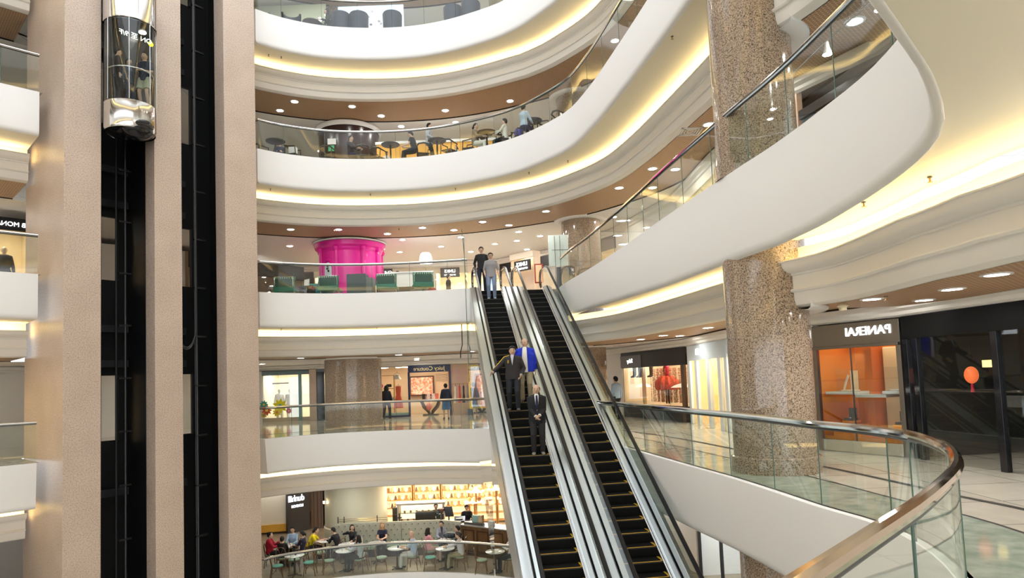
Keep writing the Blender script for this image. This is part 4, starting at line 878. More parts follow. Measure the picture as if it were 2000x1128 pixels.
box('sofa_seat', tl, -.55, .55, -.35, .35, .1, .42, t, .05); box('sofa_back', tl, -.55, .55, .25, .42, .42, .78, t, .05)
t = thing('grey_cabinet', 'tall matt grey box cabinet in front of the pink pavilion', 'cabinet', (-5.85, 25.5, F[3])); gc = mat('slate', (.07, .09, .10), .5); box('cabinet_body', gc, -.38, .35, -.3, .3, 0.005, .88, t, .01); box('cabinet_side', mat('slate_light', (.16, .17, .17), .4), .35, .6, -.28, .3, 0.005, .72, t, .01)
t = thing('low_bench', 'long dark low bench stretching behind the grey cabinet', 'bench', (-4.6, 26.8, F[3])); box('bench_top', mat('dark_oak', (.04, .025, .018), .4), -1.0, 1.3, -.3, .3, .35, .5, t, .02)
for x in (-.8, 1.1): box('bench_leg', darksteel, x - .04, x + .04, -.25, .25, 0.002, .35, t)
t = thing('barrier_post', 'short chrome barrier post by the pink pavilion foot', 'post', (-5.1, 25.15, F[3])); MB().tube([(0, 0, 0), (0, 0, .4)], .03, 12).build('post_tube', chrome, t); MB().lathe((0, 0, 0), [(.08, 0), (.08, .015)], 16).build('post_base', chrome, t)
t = thing('red_bag', 'deep red shopping bag under the rightmost green chair', 'bag', (-3.05, 25.75, F[3])); MB().lathe((0, 0, 0), [(.22, 0), (.2, .2), (.1, .32)], 10, sy=.6).build('bag_body', mat('bag_red', (.5, .005, .05), .5), t); MB().tube([(-.08, 0, .3), (0, 0, .42), (.08, 0, .3)], .01, 6).build('bag_handle', black, t)
t = thing('staff_desk', 'white reception desk with a laptop behind the green chairs', 'desk', (-4.3, 28.6, F[3])); box('desk_body', white, -.9, 1.0, -.3, .3, 0.004, 1.35, t, .01); box('desk_top', mat('pale_top', (.9, .92, .95), .2), -.95, 1.05, -.35, .35, 1.35, 1.40, t, .008)
t = thing('table_lamp', 'large white dome table lamp on the reception desk', 'lamp', (-3.6, 28.5, F[3] + 1.40))
MB().tube([(0, 0, 0.01), (0, 0, .5)], .018, 8).build('lamp_stem', chrome, t); MB().lathe((0, 0, 0), [(.12, 0), (.12, .015)], 16).build('lamp_base', chrome, t)
MB().lathe((0, 0, 0), [(.29, .38), (.29, .42), (.26, .62), (.22, .76), (.16, .82), (.02, .84)], 24, caps=False).build('lamp_shade', emis('lamp_shade', (1, .96, .88), 2.6), t)
t = thing('red_picture_frame', 'dark red framed board between the escalator newels', 'board', (1.35, 30.5, F[3])); box('frame', mat('maroon', (.25, .02, .01), .4), -.2, .2, 0, .05, 1.0, 1.9, t); box('board_sheet', mat('peach_sheet', (.8, .5, .3), .6), -.14, .14, -.01, 0, 1.06, 1.84, t)
t = thing('glass_fin', 'tall slanting glass guard panel at the end of the curved balustrade', 'glass guard', (-1.55, 24.15, F[3])); MB().add([(0, 0, 0.05), (.0, .9, .05), (-.05, .9, 2.0), (-.05, 0, 2.0)], [(0, 1, 2, 3)]).build('glass_sheet', paneg, t, False); MB().tube([(0.0, 0, -2.6), (-.0, 0, .0), (-.15, 0, 2.2)], .012, 6).build('panel_edge', edge_g, t)
t = thing('glass_gate', 'pale glass corner gate beside the right escalator newel', 'glass guard', (1.75, 24.85, F[3]))
box('gate_panel', mat('mint_panel', (.62, .72, .68), .3), -.22, .55, .5, .55, .9, 2.1, t); box('gate_panel_low', darksteel, .05, .6, .45, .5, .05, .85, t)
for x in (.02, .22): MB().tube([(x, .4, 0), (x, .4, 2.05)], .012, 6).build('gate_bar', darksteel, t)
MB().tube([(-.1, .4, 1.5), (.6, .4, 1.5)], .012, 6).build('gate_rail', darksteel, t)

# ------------------------------------------------------------------ level 4 bar terrace
dk = mat('dark_walnut', (.022, .014, .010), .4)
def bar_chair():
    t = thing('bar_armchair', 'x', 'chair')
    box('seat', black, -.22, .22, -.22, .22, .42, .47, t, .015)
    for x, y in ((-.21, -.21), (.21, -.21), (-.24, .22), (.24, .22)): MB().tube([(x * 1.15, y * 1.15, 0), (x, y, .45), (x * 1.05, y * .9, .72)], [.016, .02, .016], 8).build('leg', dk, t)
    MB().tube([(-.25, -.2, .72), (-.27, .05, .73), (-.2, .24, .80), (0, .28, .83), (.2, .24, .80), (.27, .05, .73), (.25, -.2, .72)], [.02, .022, .032, .036, .032, .022, .02], 8).build('backrest', dk, t)
    return t
def round_table_b():
    t = thing('bar_table', 'x', 'table'); MB().lathe((0, 0, 0), [(.02, .86), (.34, .87), (.36, .89), (.36, .91), (.02, .915)], 28, caps=False).build('tabletop', dk, t)
    MB().tube([(0, 0, 0.02), (0, 0, .87)], .035, 10).build('pedestal', black, t); MB().lathe((0, 0, 0), [(.2, 0), (.2, .015), (.04, .03)], 18).build('foot', black, t); return t
bc = bar_chair(); bt = round_table_b()
CH4 = [(-9.35, 25.0, 2.4, 'dark bar armchair nearest the lift tower pillar'), (-8.95, 25.75, .6, 'dark bar armchair behind the one nearest the lift tower'), (-8.15, 25.1, 1.4, 'dark bar armchair with a white bag on its seat'), (-6.9, 25.5, 2.9, 'dark bar armchair left of the dark round wall'), (-5.55, 25.55, 3.3, 'dark bar armchair right of the dark round wall'), (-5.0, 25.9, 2.6, 'dark bar armchair close to the leftmost round table'), (-3.2, 25.6, 3.4, 'dark bar armchair behind the seated man in black'), (-2.15, 25.3, 2.6, 'dark bar armchair right of the standing man'), (-1.35, 25.2, 4.4, 'dark bar armchair left of the woman in white trousers'), (.0, 24.55, .4, 'dark bar armchair under the man in the cream shirt'), (.55, 24.2, 5.2, 'dark bar armchair holding a blue patterned bag'), (1.5, 23.6, 1.2, 'dark bar armchair tilted at the right end of the terrace'), (2.0, 22.9, 2.0, 'dark bar armchair at the far right end of the terrace')]
for i, (x, y, a, lb) in enumerate(CH4):
    if i == 0: bc.location = (x, y, F[4]); bc.rotation_euler.z = a; bc['label'] = lb; bc['group'] = 'bar armchairs'
    else: dup(bc, (x, y, F[4]), a, lb, 'bar armchairs')
for i, (x, y, lb) in enumerate([(-4.48, 25.6, 'round dark bar table right of the dark round wall'), (-2.62, 25.35, 'round dark bar table before the standing man'), (-.66, 24.7, 'round dark bar table beside the woman in white trousers'), (1.05, 23.75, 'round dark bar table at the right end of the terrace'), (-8.7, 24.75, 'round dark bar table near the lift tower')]):
    if i == 0: bt.location = (x, y, F[4]); bt['label'] = lb; bt['group'] = 'round bar tables'
    else: dup(bt, (x, y, F[4]), 0, lb, 'round bar tables')
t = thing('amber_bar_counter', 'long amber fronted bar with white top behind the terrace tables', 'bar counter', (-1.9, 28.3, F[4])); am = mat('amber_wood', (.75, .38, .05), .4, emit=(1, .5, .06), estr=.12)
box('counter_front', am, -3.6, 2.6, -.3, .3, 0.004, 1.78, t, .01); box('counter_top', white, -3.65, 2.65, -.35, .35, 1.78, 1.9, t, .01)
for x in (-2.6, -1.5, -.4, .7, 1.8): box('panel_joint', mat('amber_dark', (.4, .18, .02), .5), x, x + .02, -.305, -.3, .02, 1.76, t)
tag(box('white_bag', white, -.15, .15, -.1, .1, 0, .28, None, .02, loc=(-8.15, 25.1, F[4] + .475)), 'white boxy bag standing on a bar armchair seat', 'bag')
tag(MB().lathe((0, 0, 0), [(.14, 0), (.16, .15), (.08, .28)], 10).build('yellow_bag', mat('bag_yellow', (.8, .6, .02), .5), None, loc=(.75, 23.95, F[4])), 'yellow bag on the floor by the blue patterned bag', 'bag')
tag(MB().lathe((0, 0, 0), [(.16, 0), (.18, .2), (.12, .32)], 10).build('blue_bag', mat('bag_blue', (.03, .04, .25), .5, build=noisy((.02, .02, .03), (.1, .12, .6), 18)), None, loc=(.55, 24.2, F[4] + .475)), 'blue patterned bag on a bar armchair', 'bag')
# ------------------------------------------------------------------ level 5 lounge
nv = mat('navy_upholstery', (.018, .025, .045), .6); br_ = mat('taupe_upholstery', (.25, .18, .12), .6)
def armchair(m):
    t = thing('lounge_armchair', 'x', 'armchair')
    MB().lathe((0, 0, 0), [(.30, .08), (.36, .1), (.38, .82), (.36, .86), (.29, .86), (.27, .4)], 20, a0=-.1, a1=PI + .1, caps=False).build('backrest', m, t)
    box('seat', m, -.3, .3, -.34, .1, .1, .42, t, .04)
    for x, y in ((-.25, -.28), (.25, -.28), (-.25, .25), (.25, .25)): MB().tube([(x, y, 0), (x, y, .12)], .02, 6).build('leg', dk, t)
    return t
a1 = armchair(nv)
for i, (x, y, a, lb) in enumerate([(-9.15, 24.6, .6, 'navy lounge armchair nearest the lift tower, top floor'), (-8.05, 24.85, .3, 'navy lounge armchair left of the low round table, top floor'), (-6.2, 25.1, PI - .1, 'dark lounge armchair right of the seated silhouette, top floor'), (-5.5, 25.15, PI, 'dark lounge armchair third from the lift tower, top floor'), (-4.2, 25.2, PI + .2, 'dark lounge armchair near the middle of the top balustrade'), (-1.8, 24.95, PI + .4, 'dark lounge armchair left of the right hand pair, top floor'), (-1.1, 24.65, PI + .5, 'rightmost dark lounge armchair behind the top balustrade')]):
    if i == 0: a1.location = (x, y, F[5]); a1.rotation_euler.z = a; a1['label'] = lb; a1['group'] = 'lounge armchairs'
    else: dup(a1, (x, y, F[5]), a, lb, 'lounge armchairs')
t = thing('lounge_table', 'small round dark table between the lounge armchairs, top floor', 'table', (-7.3, 25.0, F[5])); MB().lathe((0, 0, 0), [(.02, .50), (.36, .5), (.36, .54), (.02, .545)], 24, caps=False).build('tabletop', dk, t)
for a in (0.4, 2.5, 4.6): MB().tube([(.2 * math.cos(a), .2 * math.sin(a), 0), (.1 * math.cos(a), .1 * math.sin(a), .5)], .016, 6).build('leg', dk, t)
t = thing('blossom_screen', 'pale blue glowing screen with painted blossoms, top floor', 'screen', (-6.9, 27.5, F[5])); box('screen_panel', mat('blossom_glow', (.6, .75, .9), .5, emit=(.55, .75, 1), estr=.7), 0, 2.8, 0, .06, .1, 2.6, t)
mb = MB(); rnd = random.Random(8)
for k in range(26): mb.ball((.5 + 1.4 * rnd.random(), -.02, 1.2 + 1.2 * rnd.random()), .07, .02, .06, 7, 5)
mb.build('painted_blossoms', mat('blossom_paint', (.7, .6, .6), .6, build=noisy((.2, .12, .15), (.95, .9, .95), 9)), t)
t = thing('mint_partition', 'pale green lounge partition wall with sloping top, top floor', 'partition', (-10.6, 27.4, F[5])); MB().prism([(0, 0), (3.2, 0), (3.2, .1), (0, .1)], 0, 2.7).build('partition_panel', mat('mint_wall', (.55, .60, .45), .6), t, False)
t = thing('globe_lamp', 'floor lamp with three glowing globes behind the lounge table, top floor', 'lamp', (-7.25, 26.4, F[5]))
MB().tube([(0, 0, 0), (0, 0, 1.5)], .015, 8).build('lamp_stem', black, t); MB().lathe((0, 0, 0), [(.16, 0), (.16, .02)], 16).build('lamp_base', black, t)
for x, z in ((-.12, 1.45), (0, 1.1), (.16, 1.62)): MB().ball((x, 0, z), .08, .08, .08, 12, 8).build('globe', emis('globe_glow', (1, 1, .95), 8), t)

# ------------------------------------------------------------------ cafe on level 1
z1 = F[1]
marb = mat('white_table_marble', (.80, .82, .80), .15); iron = mat('cast_iron', (.012, .012, .012), .4)
bw_ = mat('bistro_wood', (.16, .08, .035), .4); seatg = mat('sage_cushion', (.26, .36, .26), .7); seatt = mat('teal_cushion', (.12, .38, .32), .7)
def cafe_table():
    t = thing('cafe_table', 'x', 'table'); MB().lathe((0, 0, 0), [(.02, .72), (.34, .72), (.35, .73), (.35, .745), (.34, .75), (.02, .75)], 32, caps=False).build('tabletop', marb, t)
    MB().tube([(0, 0, 0.03), (0, 0, .72)], [.04, .028], 10).build('pedestal', iron, t); f = MB()
    f.tube([(-.26, 0, .015), (-.1, 0, .04), (0, 0, .06), (.1, 0, .04), (.26, 0, .015)], .018, 6).tube([(0, -.26, .015), (0, -.1, .04), (0, 0, .06), (0, .1, .04), (0, .26, .015)], .018, 6); f.build('foot', iron, t); return t
ct = cafe_table()
TB = [(-8.25, 24.75, 'white cafe table at the left end beside the lift tower'), (-7.73, 26.87, 'white cafe table between the yellow shirt and the black hood'), (-6.5, 25.15, 'white cafe table left of the woman on the phone'), (-4.59, 25.22, 'white cafe table in front of the bald man'), (-5.54, 26.15, 'white cafe table before the blonde woman'), (-6.65, 26.1, 'white cafe table before the woman resting her face on a hand'), (-2.76, 24.9, 'white cafe table in front of the man in the white shirt'), (-.9, 24.2, 'white cafe table with an open laptop at the right end'), (-2.87, 26.1, 'white cafe table crowded with cups by the pink jacket'), (-9.0, 26.2, 'white cafe table shared by four people at the far left')]
for i, (x, y, lb) in enumerate(TB):
    if i == 0: ct.location = (x, y, z1); ct['label'] = lb; ct['group'] = 'round cafe tables'
    else: dup(ct, (x, y, z1), i * .3, lb, 'round cafe tables')
def bistro_chair(m):
    t = thing('bistro_chair', 'x', 'chair')
    MB().lathe((0, 0, 0), [(.02, .43), (.20, .43), (.21, .45), (.20, .475), (.14, .49), (.02, .495)], 20, caps=False).build('seat', m, t)
    MB().lathe((0, 0, 0), [(.19, .40), (.215, .40), (.215, .435), (.19, .435)], 20, caps=False).build('seat_ring', bw_, t)
    for x in (-.15, .15): MB().tube([(x * 1.25, -.19, 0), (x, -.14, .42)], [.014, .018], 8).build('leg', bw_, t)
    for x in (-.16, .16): MB().tube([(x * 1.2, .23, 0), (x, .17, .42)], [.014, .018], 8).build('leg', bw_, t)
    MB().tube([(-.16, .17, .42), (-.185, .22, .7), (-.13, .25, .86), (0, .26, .90), (.13, .25, .86), (.185, .22, .7), (.16, .17, .42)], .017, 8).build('back_hoop', bw_, t)
    MB().tube([(-.10, .19, .45), (-.02, .24, .65), (-.09, .255, .86)], .010, 6).tube([(.10, .19, .45), (.02, .24, .65), (.09, .255, .86)], .010, 6).build('back_splat', bw_, t)
    MB().tube([(-.16, -.13, .2), (-.07, 0, .40), (-.17, .2, .2)], .009, 6).build('brace', bw_, t); MB().tube([(.16, -.13, .2), (.07, 0, .40), (.17, .2, .2)], .009, 6).build('brace', bw_, t)
    return t
def face(x, y, tx, ty): return math.atan2(tx - x, -(ty - y))
bca = bistro_chair(seatg); bcb = bistro_chair(seatt)
CH = [(-8.8, 24.5, -8.25, 24.75, 1, 'bistro chair with teal seat nearest the lift tower pillar'), (-7.72, 24.8, -8.25, 24.75, 1, 'bistro chair with teal seat right of the leftmost table'), (-8.45, 25.3, -8.25, 24.75, 0, 'bistro chair behind the leftmost table'), (-7.05, 24.95, -6.5, 25.15, 0, 'empty bistro chair left of the table by the phone woman'), (-7.75, 26.2, -7.73, 26.87, 0, 'empty bistro chair seen from behind, before the yellow shirt table'), (-5.92, 24.98, -6.5, 25.15, 0, 'bistro chair carrying the woman on the phone'), (-5.15, 25.1, -4.59, 25.22, 0, 'empty bistro chair left of the bald man\'s table'), (-3.98, 25.1, -4.59, 25.22, 0, 'bistro chair carrying the bald man'), (-6.0, 25.75, -5.54, 26.15, 0, 'empty bistro chair in front of the tufted bench'), (-3.32, 24.85, -2.76, 24.9, 1, 'empty bistro chair with teal seat near the pink jacket'), (-2.2, 24.78, -2.76, 24.9, 0, 'bistro chair carrying the man in the white shirt'), (-1.4, 24.2, -.9, 24.2, 0, 'empty bistro chair left of the laptop table'), (-.38, 24.35, -.9, 24.2, 0, 'bistro chair carrying the person with the phone at the far right'), (-3.45, 25.75, -2.87, 26.1, 0, 'bistro chair carrying the woman in the pink jacket'), (-2.3, 26.0, -2.87, 26.1, 0, 'bistro chair carrying the person in stripes'), (-8.32, 26.85, -7.73, 26.87, 0, 'bistro chair carrying the yellow shirt'), (-7.15, 26.6, -7.73, 26.87, 0, 'bistro chair carrying the person in black leaning left'), (-9.0, 26.8, -9.0, 26.2, 0, 'bistro chair carrying the man in the light blue shirt'), (-9.6, 26.1, -9.0, 26.2, 0, 'bistro chair carrying the woman in red'), (-8.98, 25.6, -9.0, 26.2, 0, 'bistro chair carrying the person in black seen from behind'), (-8.42, 26.1, -9.0, 26.2, 0, 'bistro chair carrying the woman with a ponytail')]
ua = ub = False
for x, y, tx, ty, kd, lb in CH:
    a = face(x, y, tx, ty)
    if kd == 0:
        if not ua: bca.location = (x, y, z1); bca.rotation_euler.z = a; bca['label'] = lb; bca['group'] = 'bistro chairs'; ua = True
        else: dup(bca, (x, y, z1), a, lb, 'bistro chairs')
    else:
        if not ub: bcb.location = (x, y, z1); bcb.rotation_euler.z = a; bcb['label'] = lb; bcb['group'] = 'bistro chairs'; ub = True
        else: dup(bcb, (x, y, z1), a, lb, 'bistro chairs')
# things on the tables
cup = thing('coffee_cup', 'x', 'cup'); MB().lathe((0, 0, 0), [(.02, 0), (.03, 0), (.045, .07), (.04, .07), (.028, .01)], 12, caps=False).build('cup_body', white, cup); MB().lathe((0, 0, 0), [(.02, .002), (.07, .006), (.072, .01)], 14, caps=False).build('saucer', white, cup)
cf = True
for ti, offs in ((0, [(0.02, 0)]), (2, [(.1, .1), (-.1, -.05)]), (4, [(.1, .0), (-.15, -.1)]), (8, [(-.15, 0), (-.05, .12), (.1, .05), (.18, -.08), (0, -.15)]), (9, [(-.1, .0), (.1, .1)]), (5, [(.05, .05)]), (1, [(.1, -.1), (.18, .1)])):
    for dx, dy in offs:
        loc = (TB[ti][0] + dx, TB[ti][1] + dy, z1 + .75); lb = 'small white coffee cup on the ' + TB[ti][2]
        lb = ' '.join(lb.split()[:16])
        if cf: cup.location = loc; cup['label'] = lb; cup['group'] = 'coffee cups on the table ' + str(ti + 1); cf = False
        else: dup(cup, loc, 0, lb, 'coffee cups on ' + TB[ti][2])
cup['group'] = 'coffee cups on ' + TB[0][2]
for k, ti in enumerate((0, 3, 6)): tag(MB().box(-.03, .03, -.02, .02, 0, .09).build('sugar_holder', black, None, False, .004, loc=(TB[ti][0] + .05, TB[ti][1] - .02, z1 + .75)), 'small black sugar holder on the ' + ' '.join(TB[ti][2].split()[:9]), 'sugar holder')
t = thing('laptop', 'open white laptop on the cafe table at the right end', 'laptop', (-.88, 24.25, z1 + .75), PI / 2); box('keyboard_base', white, -.16, .16, -.11, .11, 0, .015, t, .004); MB().obox((0, .14, .11), (.16, 0, 0), (0, .006, .002), (0, .035, .105)).build('laptop_lid', mat('alu', (.7, .7, .7), .35, .6), t, False)
t = tag(MB().lathe((0, 0, 0), [(.035, 0), (.035, .12), (.014, .16), (.014, .19)], 10).build('green_bottle', mat('bottle_green', (.05, .5, .15), .3), None, loc=(-9.05, 26.1, z1 + .75)), 'green plastic bottle on the far left cafe table', 'bottle')
tag(MB().obox((0, 0, .11), (.13, 0, .03), (0, .003, 0), (.03, 0, .10)).build('magazine', mat('mag', (.7, .55, .65), .6, build=noisy((.5, .15, .4), (.9, .9, .9), 14)), None, False, loc=(-6.15, 25.0, z1 + .75)), 'glossy magazine held beside the woman on the phone', 'magazine')
tag(MB().ball((0, 0, .13), .26, .17, .13, 12, 8).build('black_backpack', mat('bag_black', (.02, .03, .04), .5, build=noisy((.006, .006, .008), (.05, .08, .10), 12)), None, loc=(-2.72, 26.3, z1 + .76)), 'black bag piled on the crowded cafe table', 'bag')
# tufted bench
sage = mat('sage_upholstery', (.40, .40, .32), .75); sagel = mat('sage_seat', (.30, .40, .30), .7)
def bench(A, B, label, cols):
    a = Vector((B[0] - A[0], B[1] - A[1])); rz = math.atan2(a.y, a.x); Lg = a.length
    t = thing('tufted_bench', label, 'bench', (A[0], A[1], z1), rz)
    nx, nz = int(Lg / .06), 16; mb = MB(); bt_ = []
    for j in range(nz + 1):
        for i in range(nx + 1):
            x = Lg * i / nx; z = .45 + .8 * j / nz
            u = x / .25; w_ = (z - .45) / .2; d = 1.0
            for sft in (0, .5):
                fu = abs((u + sft) % 1 - .5) * 2; fw_ = abs((w_ * .5 + sft) % 1 - .5) * 2
                d = min(d, math.hypot(fu - (0 if 1 else 0), fw_))
            mb.v.append((x, -.02 - .035 * min(1, d * 1.6), z))
    mb.f = [(j * (nx + 1) + i, j * (nx + 1) + i + 1, (j + 1) * (nx + 1) + i + 1, (j + 1) * (nx + 1) + i) for j in range(nz) for i in range(nx)]
    b = mb.build('backrest', sage, t, True, ang=80)
    mb = MB()
    for r in range(4):
        for c in range(int(Lg / .25) + 1):
            x = .06 + (c + (.5 if r % 2 else 0)) * .25
            if x < Lg - .03: mb.ball((x, -.048, .55 + r * .2), .028, .016, .028, 6, 4)
    o = mb.build('tufting_buttons', mat('button', (.12, .12, .09), .7), b); o['kind'] = 'stuff'
    box('back_board', mat('sage_board', (.42, .42, .34), .7), 0, Lg, -.02, .08, .0, 1.26, t, .02); box('seat', sagel, 0, Lg, -.55, -.03, .30, .46, t, .03); box('bench_base', mat('dark_oak', (.04, .025, .018), .4), .02, Lg - .02, -.5, -.03, .003, .3, t)
    return t
bench((-7.5, 27.45), (-4.8, 27.45), 'left length of the sage green tufted bench behind the blonde woman', 0)
bench((-4.78, 27.45), (-3.2, 27.45), 'middle length of the sage green tufted bench above the bald man', 0)
bench((-3.18, 27.42), (-2.35, 26.95), 'short angled length of the sage green tufted bench by the wood counter', 0)
t = thing('brass_rail', 'thin double brass rail with dark posts above the left end of the bench', 'rail', (-7.4, 27.6, z1 + 1.2))
for z in (.12, .2): MB().tube([(0, 0, z), (2.0, .05, z)], .009, 6).build('rail_tube', brass, t)
for x in (0, .25, 1.6): MB().tube([(x, .01, -1.2), (x, .01, .3)], .018, 6).build('rail_post', iron, t)
walnut = mat('walnut_panel', (.17, .09, .04), .35, build=noisy((.13, .065, .03), (.22, .12, .055), 5, (1, 1, .15)))
t = thing('wood_counter', 'panelled walnut service counter at the right end of the bench', 'counter', (-2.33, 26.9, z1), math.atan2(-1.2, 1.75))
box('counter_body', walnut, 0, 2.2, 0, .6, 0.004, 1.12, t, .01); box('counter_top', mat('steel_top', (.6, .62, .6), .3, .8), -.03, 2.23, -.04, .64, 1.12, 1.17, t, .005)
for k in range(3):
    x0 = .08 + k * .7
    for (a, b, c, d_) in ((x0, x0 + .58, .95, 1.0), (x0, x0 + .58, .15, .2), (x0, x0 + .05, .2, .95), (x0 + .53, x0 + .58, .2, .95)): box('panel_moulding', mat('walnut_dark', (.07, .035, .015), .35), a, b, -.02, 0, c, d_, t)
box('skirting', mat('walnut_dark', (.07, .035, .015), .35), 0, 2.2, -.03, 0, .004, .12, t)
def on(x, y, z): a = math.atan2(-1.2, 1.75); return (-2.33 + math.cos(a) * x - math.sin(a) * y, 26.9 + math.sin(a) * x + math.cos(a) * y, z1 + z)
ca_ = math.atan2(-1.2, 1.75)
for k, (x, w_, h_, c, nm) in enumerate([(.55, .16, .34, (.20, .32, .28), 'grey green'), (.80, .09, .36, (.45, .33, .2), 'brown paper'), (1.3, .12, .18, (.85, .86, .88), 'white')]):
    tag(MB().box(-w_, w_, -.08, .08, 0, h_).build('paper_bag', mat('pbag%d' % k, c, .6), None, False, .01, loc=on(x, .3, 1.17), rz=ca_), '%s carrier bag standing on the walnut counter' % nm, 'bag')
t = thing('countertop_tray', 'grey glass display tray on the near end of the walnut counter', 'tray', on(.55, .16, 1.17), ca_); box('tray_glass', darksteel, -.45, .5, -.1, .04, 0, .09, t, .01)
# service counter with pastry case, machine
t = thing('pastry_case', 'glass pastry display case with pale top rail behind the bench', 'display case', (-5.15, 29.2, z1)); cs_ = mat('case_rail', (.55, .5, .42), .4)
box('case_top', cs_, -.1, 2.0, -.3, .3, 1.62, 1.70, t, .01); box('case_base', walnut, 0, 1.9, -.28, .28, .004, .95, t)
for x in (-.06, 1.88): box('case_post', cs_, x, x + .08, -.28, .28, .9, 1.62, t)
box('case_shelf', brushed, .02, 1.88, -.26, .26, 1.26, 1.30, t); box('case_back_light', emis('case_light', (1, .78, .45), 1.6), .02, 1.88, .24, .26, .95, 1.6, t); box('case_glass', shopg, .02, 1.88, -.29, -.28, .95, 1.62, t)
pc = MB(); first_p = None
for k in range(14):
    loc = (-5.05 + .13 * k, 29.1, z1 + (1.30 if k % 2 else .95)); o = tag(MB().ball((0, 0, .035), .05, .04, .04, 8, 5).build('pastry', mat('pastry', (.55, .3, .1), .6), None, loc=loc) if k == 0 else first_p.copy(), 'golden pastry inside the glass display case', 'pastry', 'pastries in the display case')
    if k == 0: first_p = o
    else: C.objects.link(o); o.location = loc
t = thing('bar_worktop', 'long cafe bar worktop behind the tufted bench', 'counter', (-5.3, 28.35, z1)); box('worktop_body', walnut, 0, 3.6, -.25, .25, 0.004, .98, t); box('worktop_slab', mat('steel_top', (.6, .62, .6), .3, .8), -.02, 3.62, -.3, .3, .98, 1.03, t, .005)
t = thing('espresso_machine', 'long black and steel espresso machine on the cafe bar', 'espresso machine', (-3.9, 28.3, z1 + 1.03)); box('machine_body', blackg, -.42, .42, -.18, .2, .1, .42, t, .02); box('drip_tray', chrome, -.42, .42, -.24, .2, .0, .08, t, .01)
for x in (-.25, .25): MB().tube([(x, -.1, .1), (x, -.25, .08)], .018, 6).build('portafilter', black, t)
MB().tube([(-.4, -.15, .46), (.4, -.15, .46)], .012, 6).build('cup_rail', chrome, t)
t = thing('coffee_grinder', 'dark coffee grinder with smoky hopper right of the espresso machine', 'grinder', (-3.25, 28.3, z1 + 1.03)); MB().lathe((0, 0, 0), [(.09, 0), (.09, .3), (.06, .32)], 14).build('grinder_body', darksteel, t); MB().lathe((0, 0, .32), [(.05, 0), (.13, .12), (.13, .2)], 14).build('hopper', mat('smoky', (.14, .08, .07), .2), t)
t = thing('till_screen', 'black till screen tilted beside the grinder', 'till', (-2.95, 28.4, z1 + 1.03)); MB().obox((0, 0, .36), (.18, 0, 0), (0, .015, 0), (-.04, .05, .2)).build('screen', blackg, t, False); MB().tube([(0, 0, 0), (0, 0, .22)], .03, 8).build('stand', black, t)
t = thing('cash_register', 'dark cash register with white keys in front of the staff in black', 'cash register', (-2.45, 27.95, z1 + 1.03)); MB().obox((0, 0, .12), (.22, 0, 0), (0, .12, -.05), (0, .05, .09)).build('register_body', darksteel, t, False); box('register_keys', white, -.14, .12, -.2, -.1, .17, .2, t)
t = thing('tap_handle', 'black tap handle standing on the cafe bar', 'tap', (-5.0, 28.25, z1 + 1.03)); MB().tube([(0, 0, 0), (0, 0, .4)], [.02, .03], 8).build('tap_body', iron, t); MB().tube([(-.1, 0, .22), (.1, 0, .22)], .03, 8).build('tap_arm', iron, t)
t = thing('black_shelf', 'small black open shelf beside the white column in the cafe', 'shelf', (-5.3, 29.9, z1)); box('shelf_body', black, -.3, .25, 0, .4, .004, 1.35, t)
for z in (.75, 1.05): box('shelf_board', darksteel, -.28, .23, -.02, 0, z, z + .02, t)
for k, z in enumerate((.78, 1.08)): tag(MB().box(-.1, .1, -.05, .05, 0, .12).build('white_box', white, None, False, .01, loc=(-5.35, 30.0, z1 + 1.36 if k else z1 + 1.36 + .125)), ['upper white box stacked on the small black shelf', 'lower white box on top of the small black shelf'][k], 'box')
# lit goods shelves at the back of the cafe
oak = mat('honey_oak', (.45, .22, .06), .4); backl = mat('honey_backlight', (.9, .7, .4), .6, emit=(1, .76, .42), estr=.9)
goods = []
gcol = [(.85, .78, .62), (.35, .16, .06), (.75, .5, .2), (.9, .88, .82), (.12, .06, .03), (.6, .25, .08)]
protos = {}
for b_ in range(5):
    x0 = -6.4 + 1.35 * b_; t = shelf_unit(['leftmost', 'second', 'third', 'fourth', 'rightmost'][b_] + ' honey oak shelf bay of lit goods behind the cafe', (x0, 32.4, z1), 0, 1.3, 2.75, .4, 8, oak, backl)
    for r in range(3, 8):
        zz = .1 + 2.6 * (r - 1) / 7 + .03
        for k in range(7):
            kd = (b_ * 3 + r * 5 + k * 7) % 6; x = x0 + .14 + k * .17; lb = 'packet or jar on the %s honey oak shelf bay' % ['leftmost', 'second', 'third', 'fourth', 'rightmost'][b_]
            if kd not in protos:
                mb = MB().box(-.055, .055, -.05, .05, 0, .2) if kd % 2 else MB().lathe((0, 0, 0), [(.05, 0), (.055, .1), (.035, .15), (.035, .2)], 10)
                protos[kd] = mb.build('shelf_packet' if kd % 2 else 'shelf_jar', mat('goods%d' % kd, gcol[kd], .5), None, kd % 2 == 0); o = protos[kd]
            else: o = protos[kd].copy(); C.objects.link(o)
            o.location = (x, 32.55, z1 + zz); tag(o, lb, 'packet' if kd % 2 else 'jar', 'goods on the %s honey oak shelf bay' % ['leftmost', 'second', 'third', 'fourth', 'rightmost'][b_])
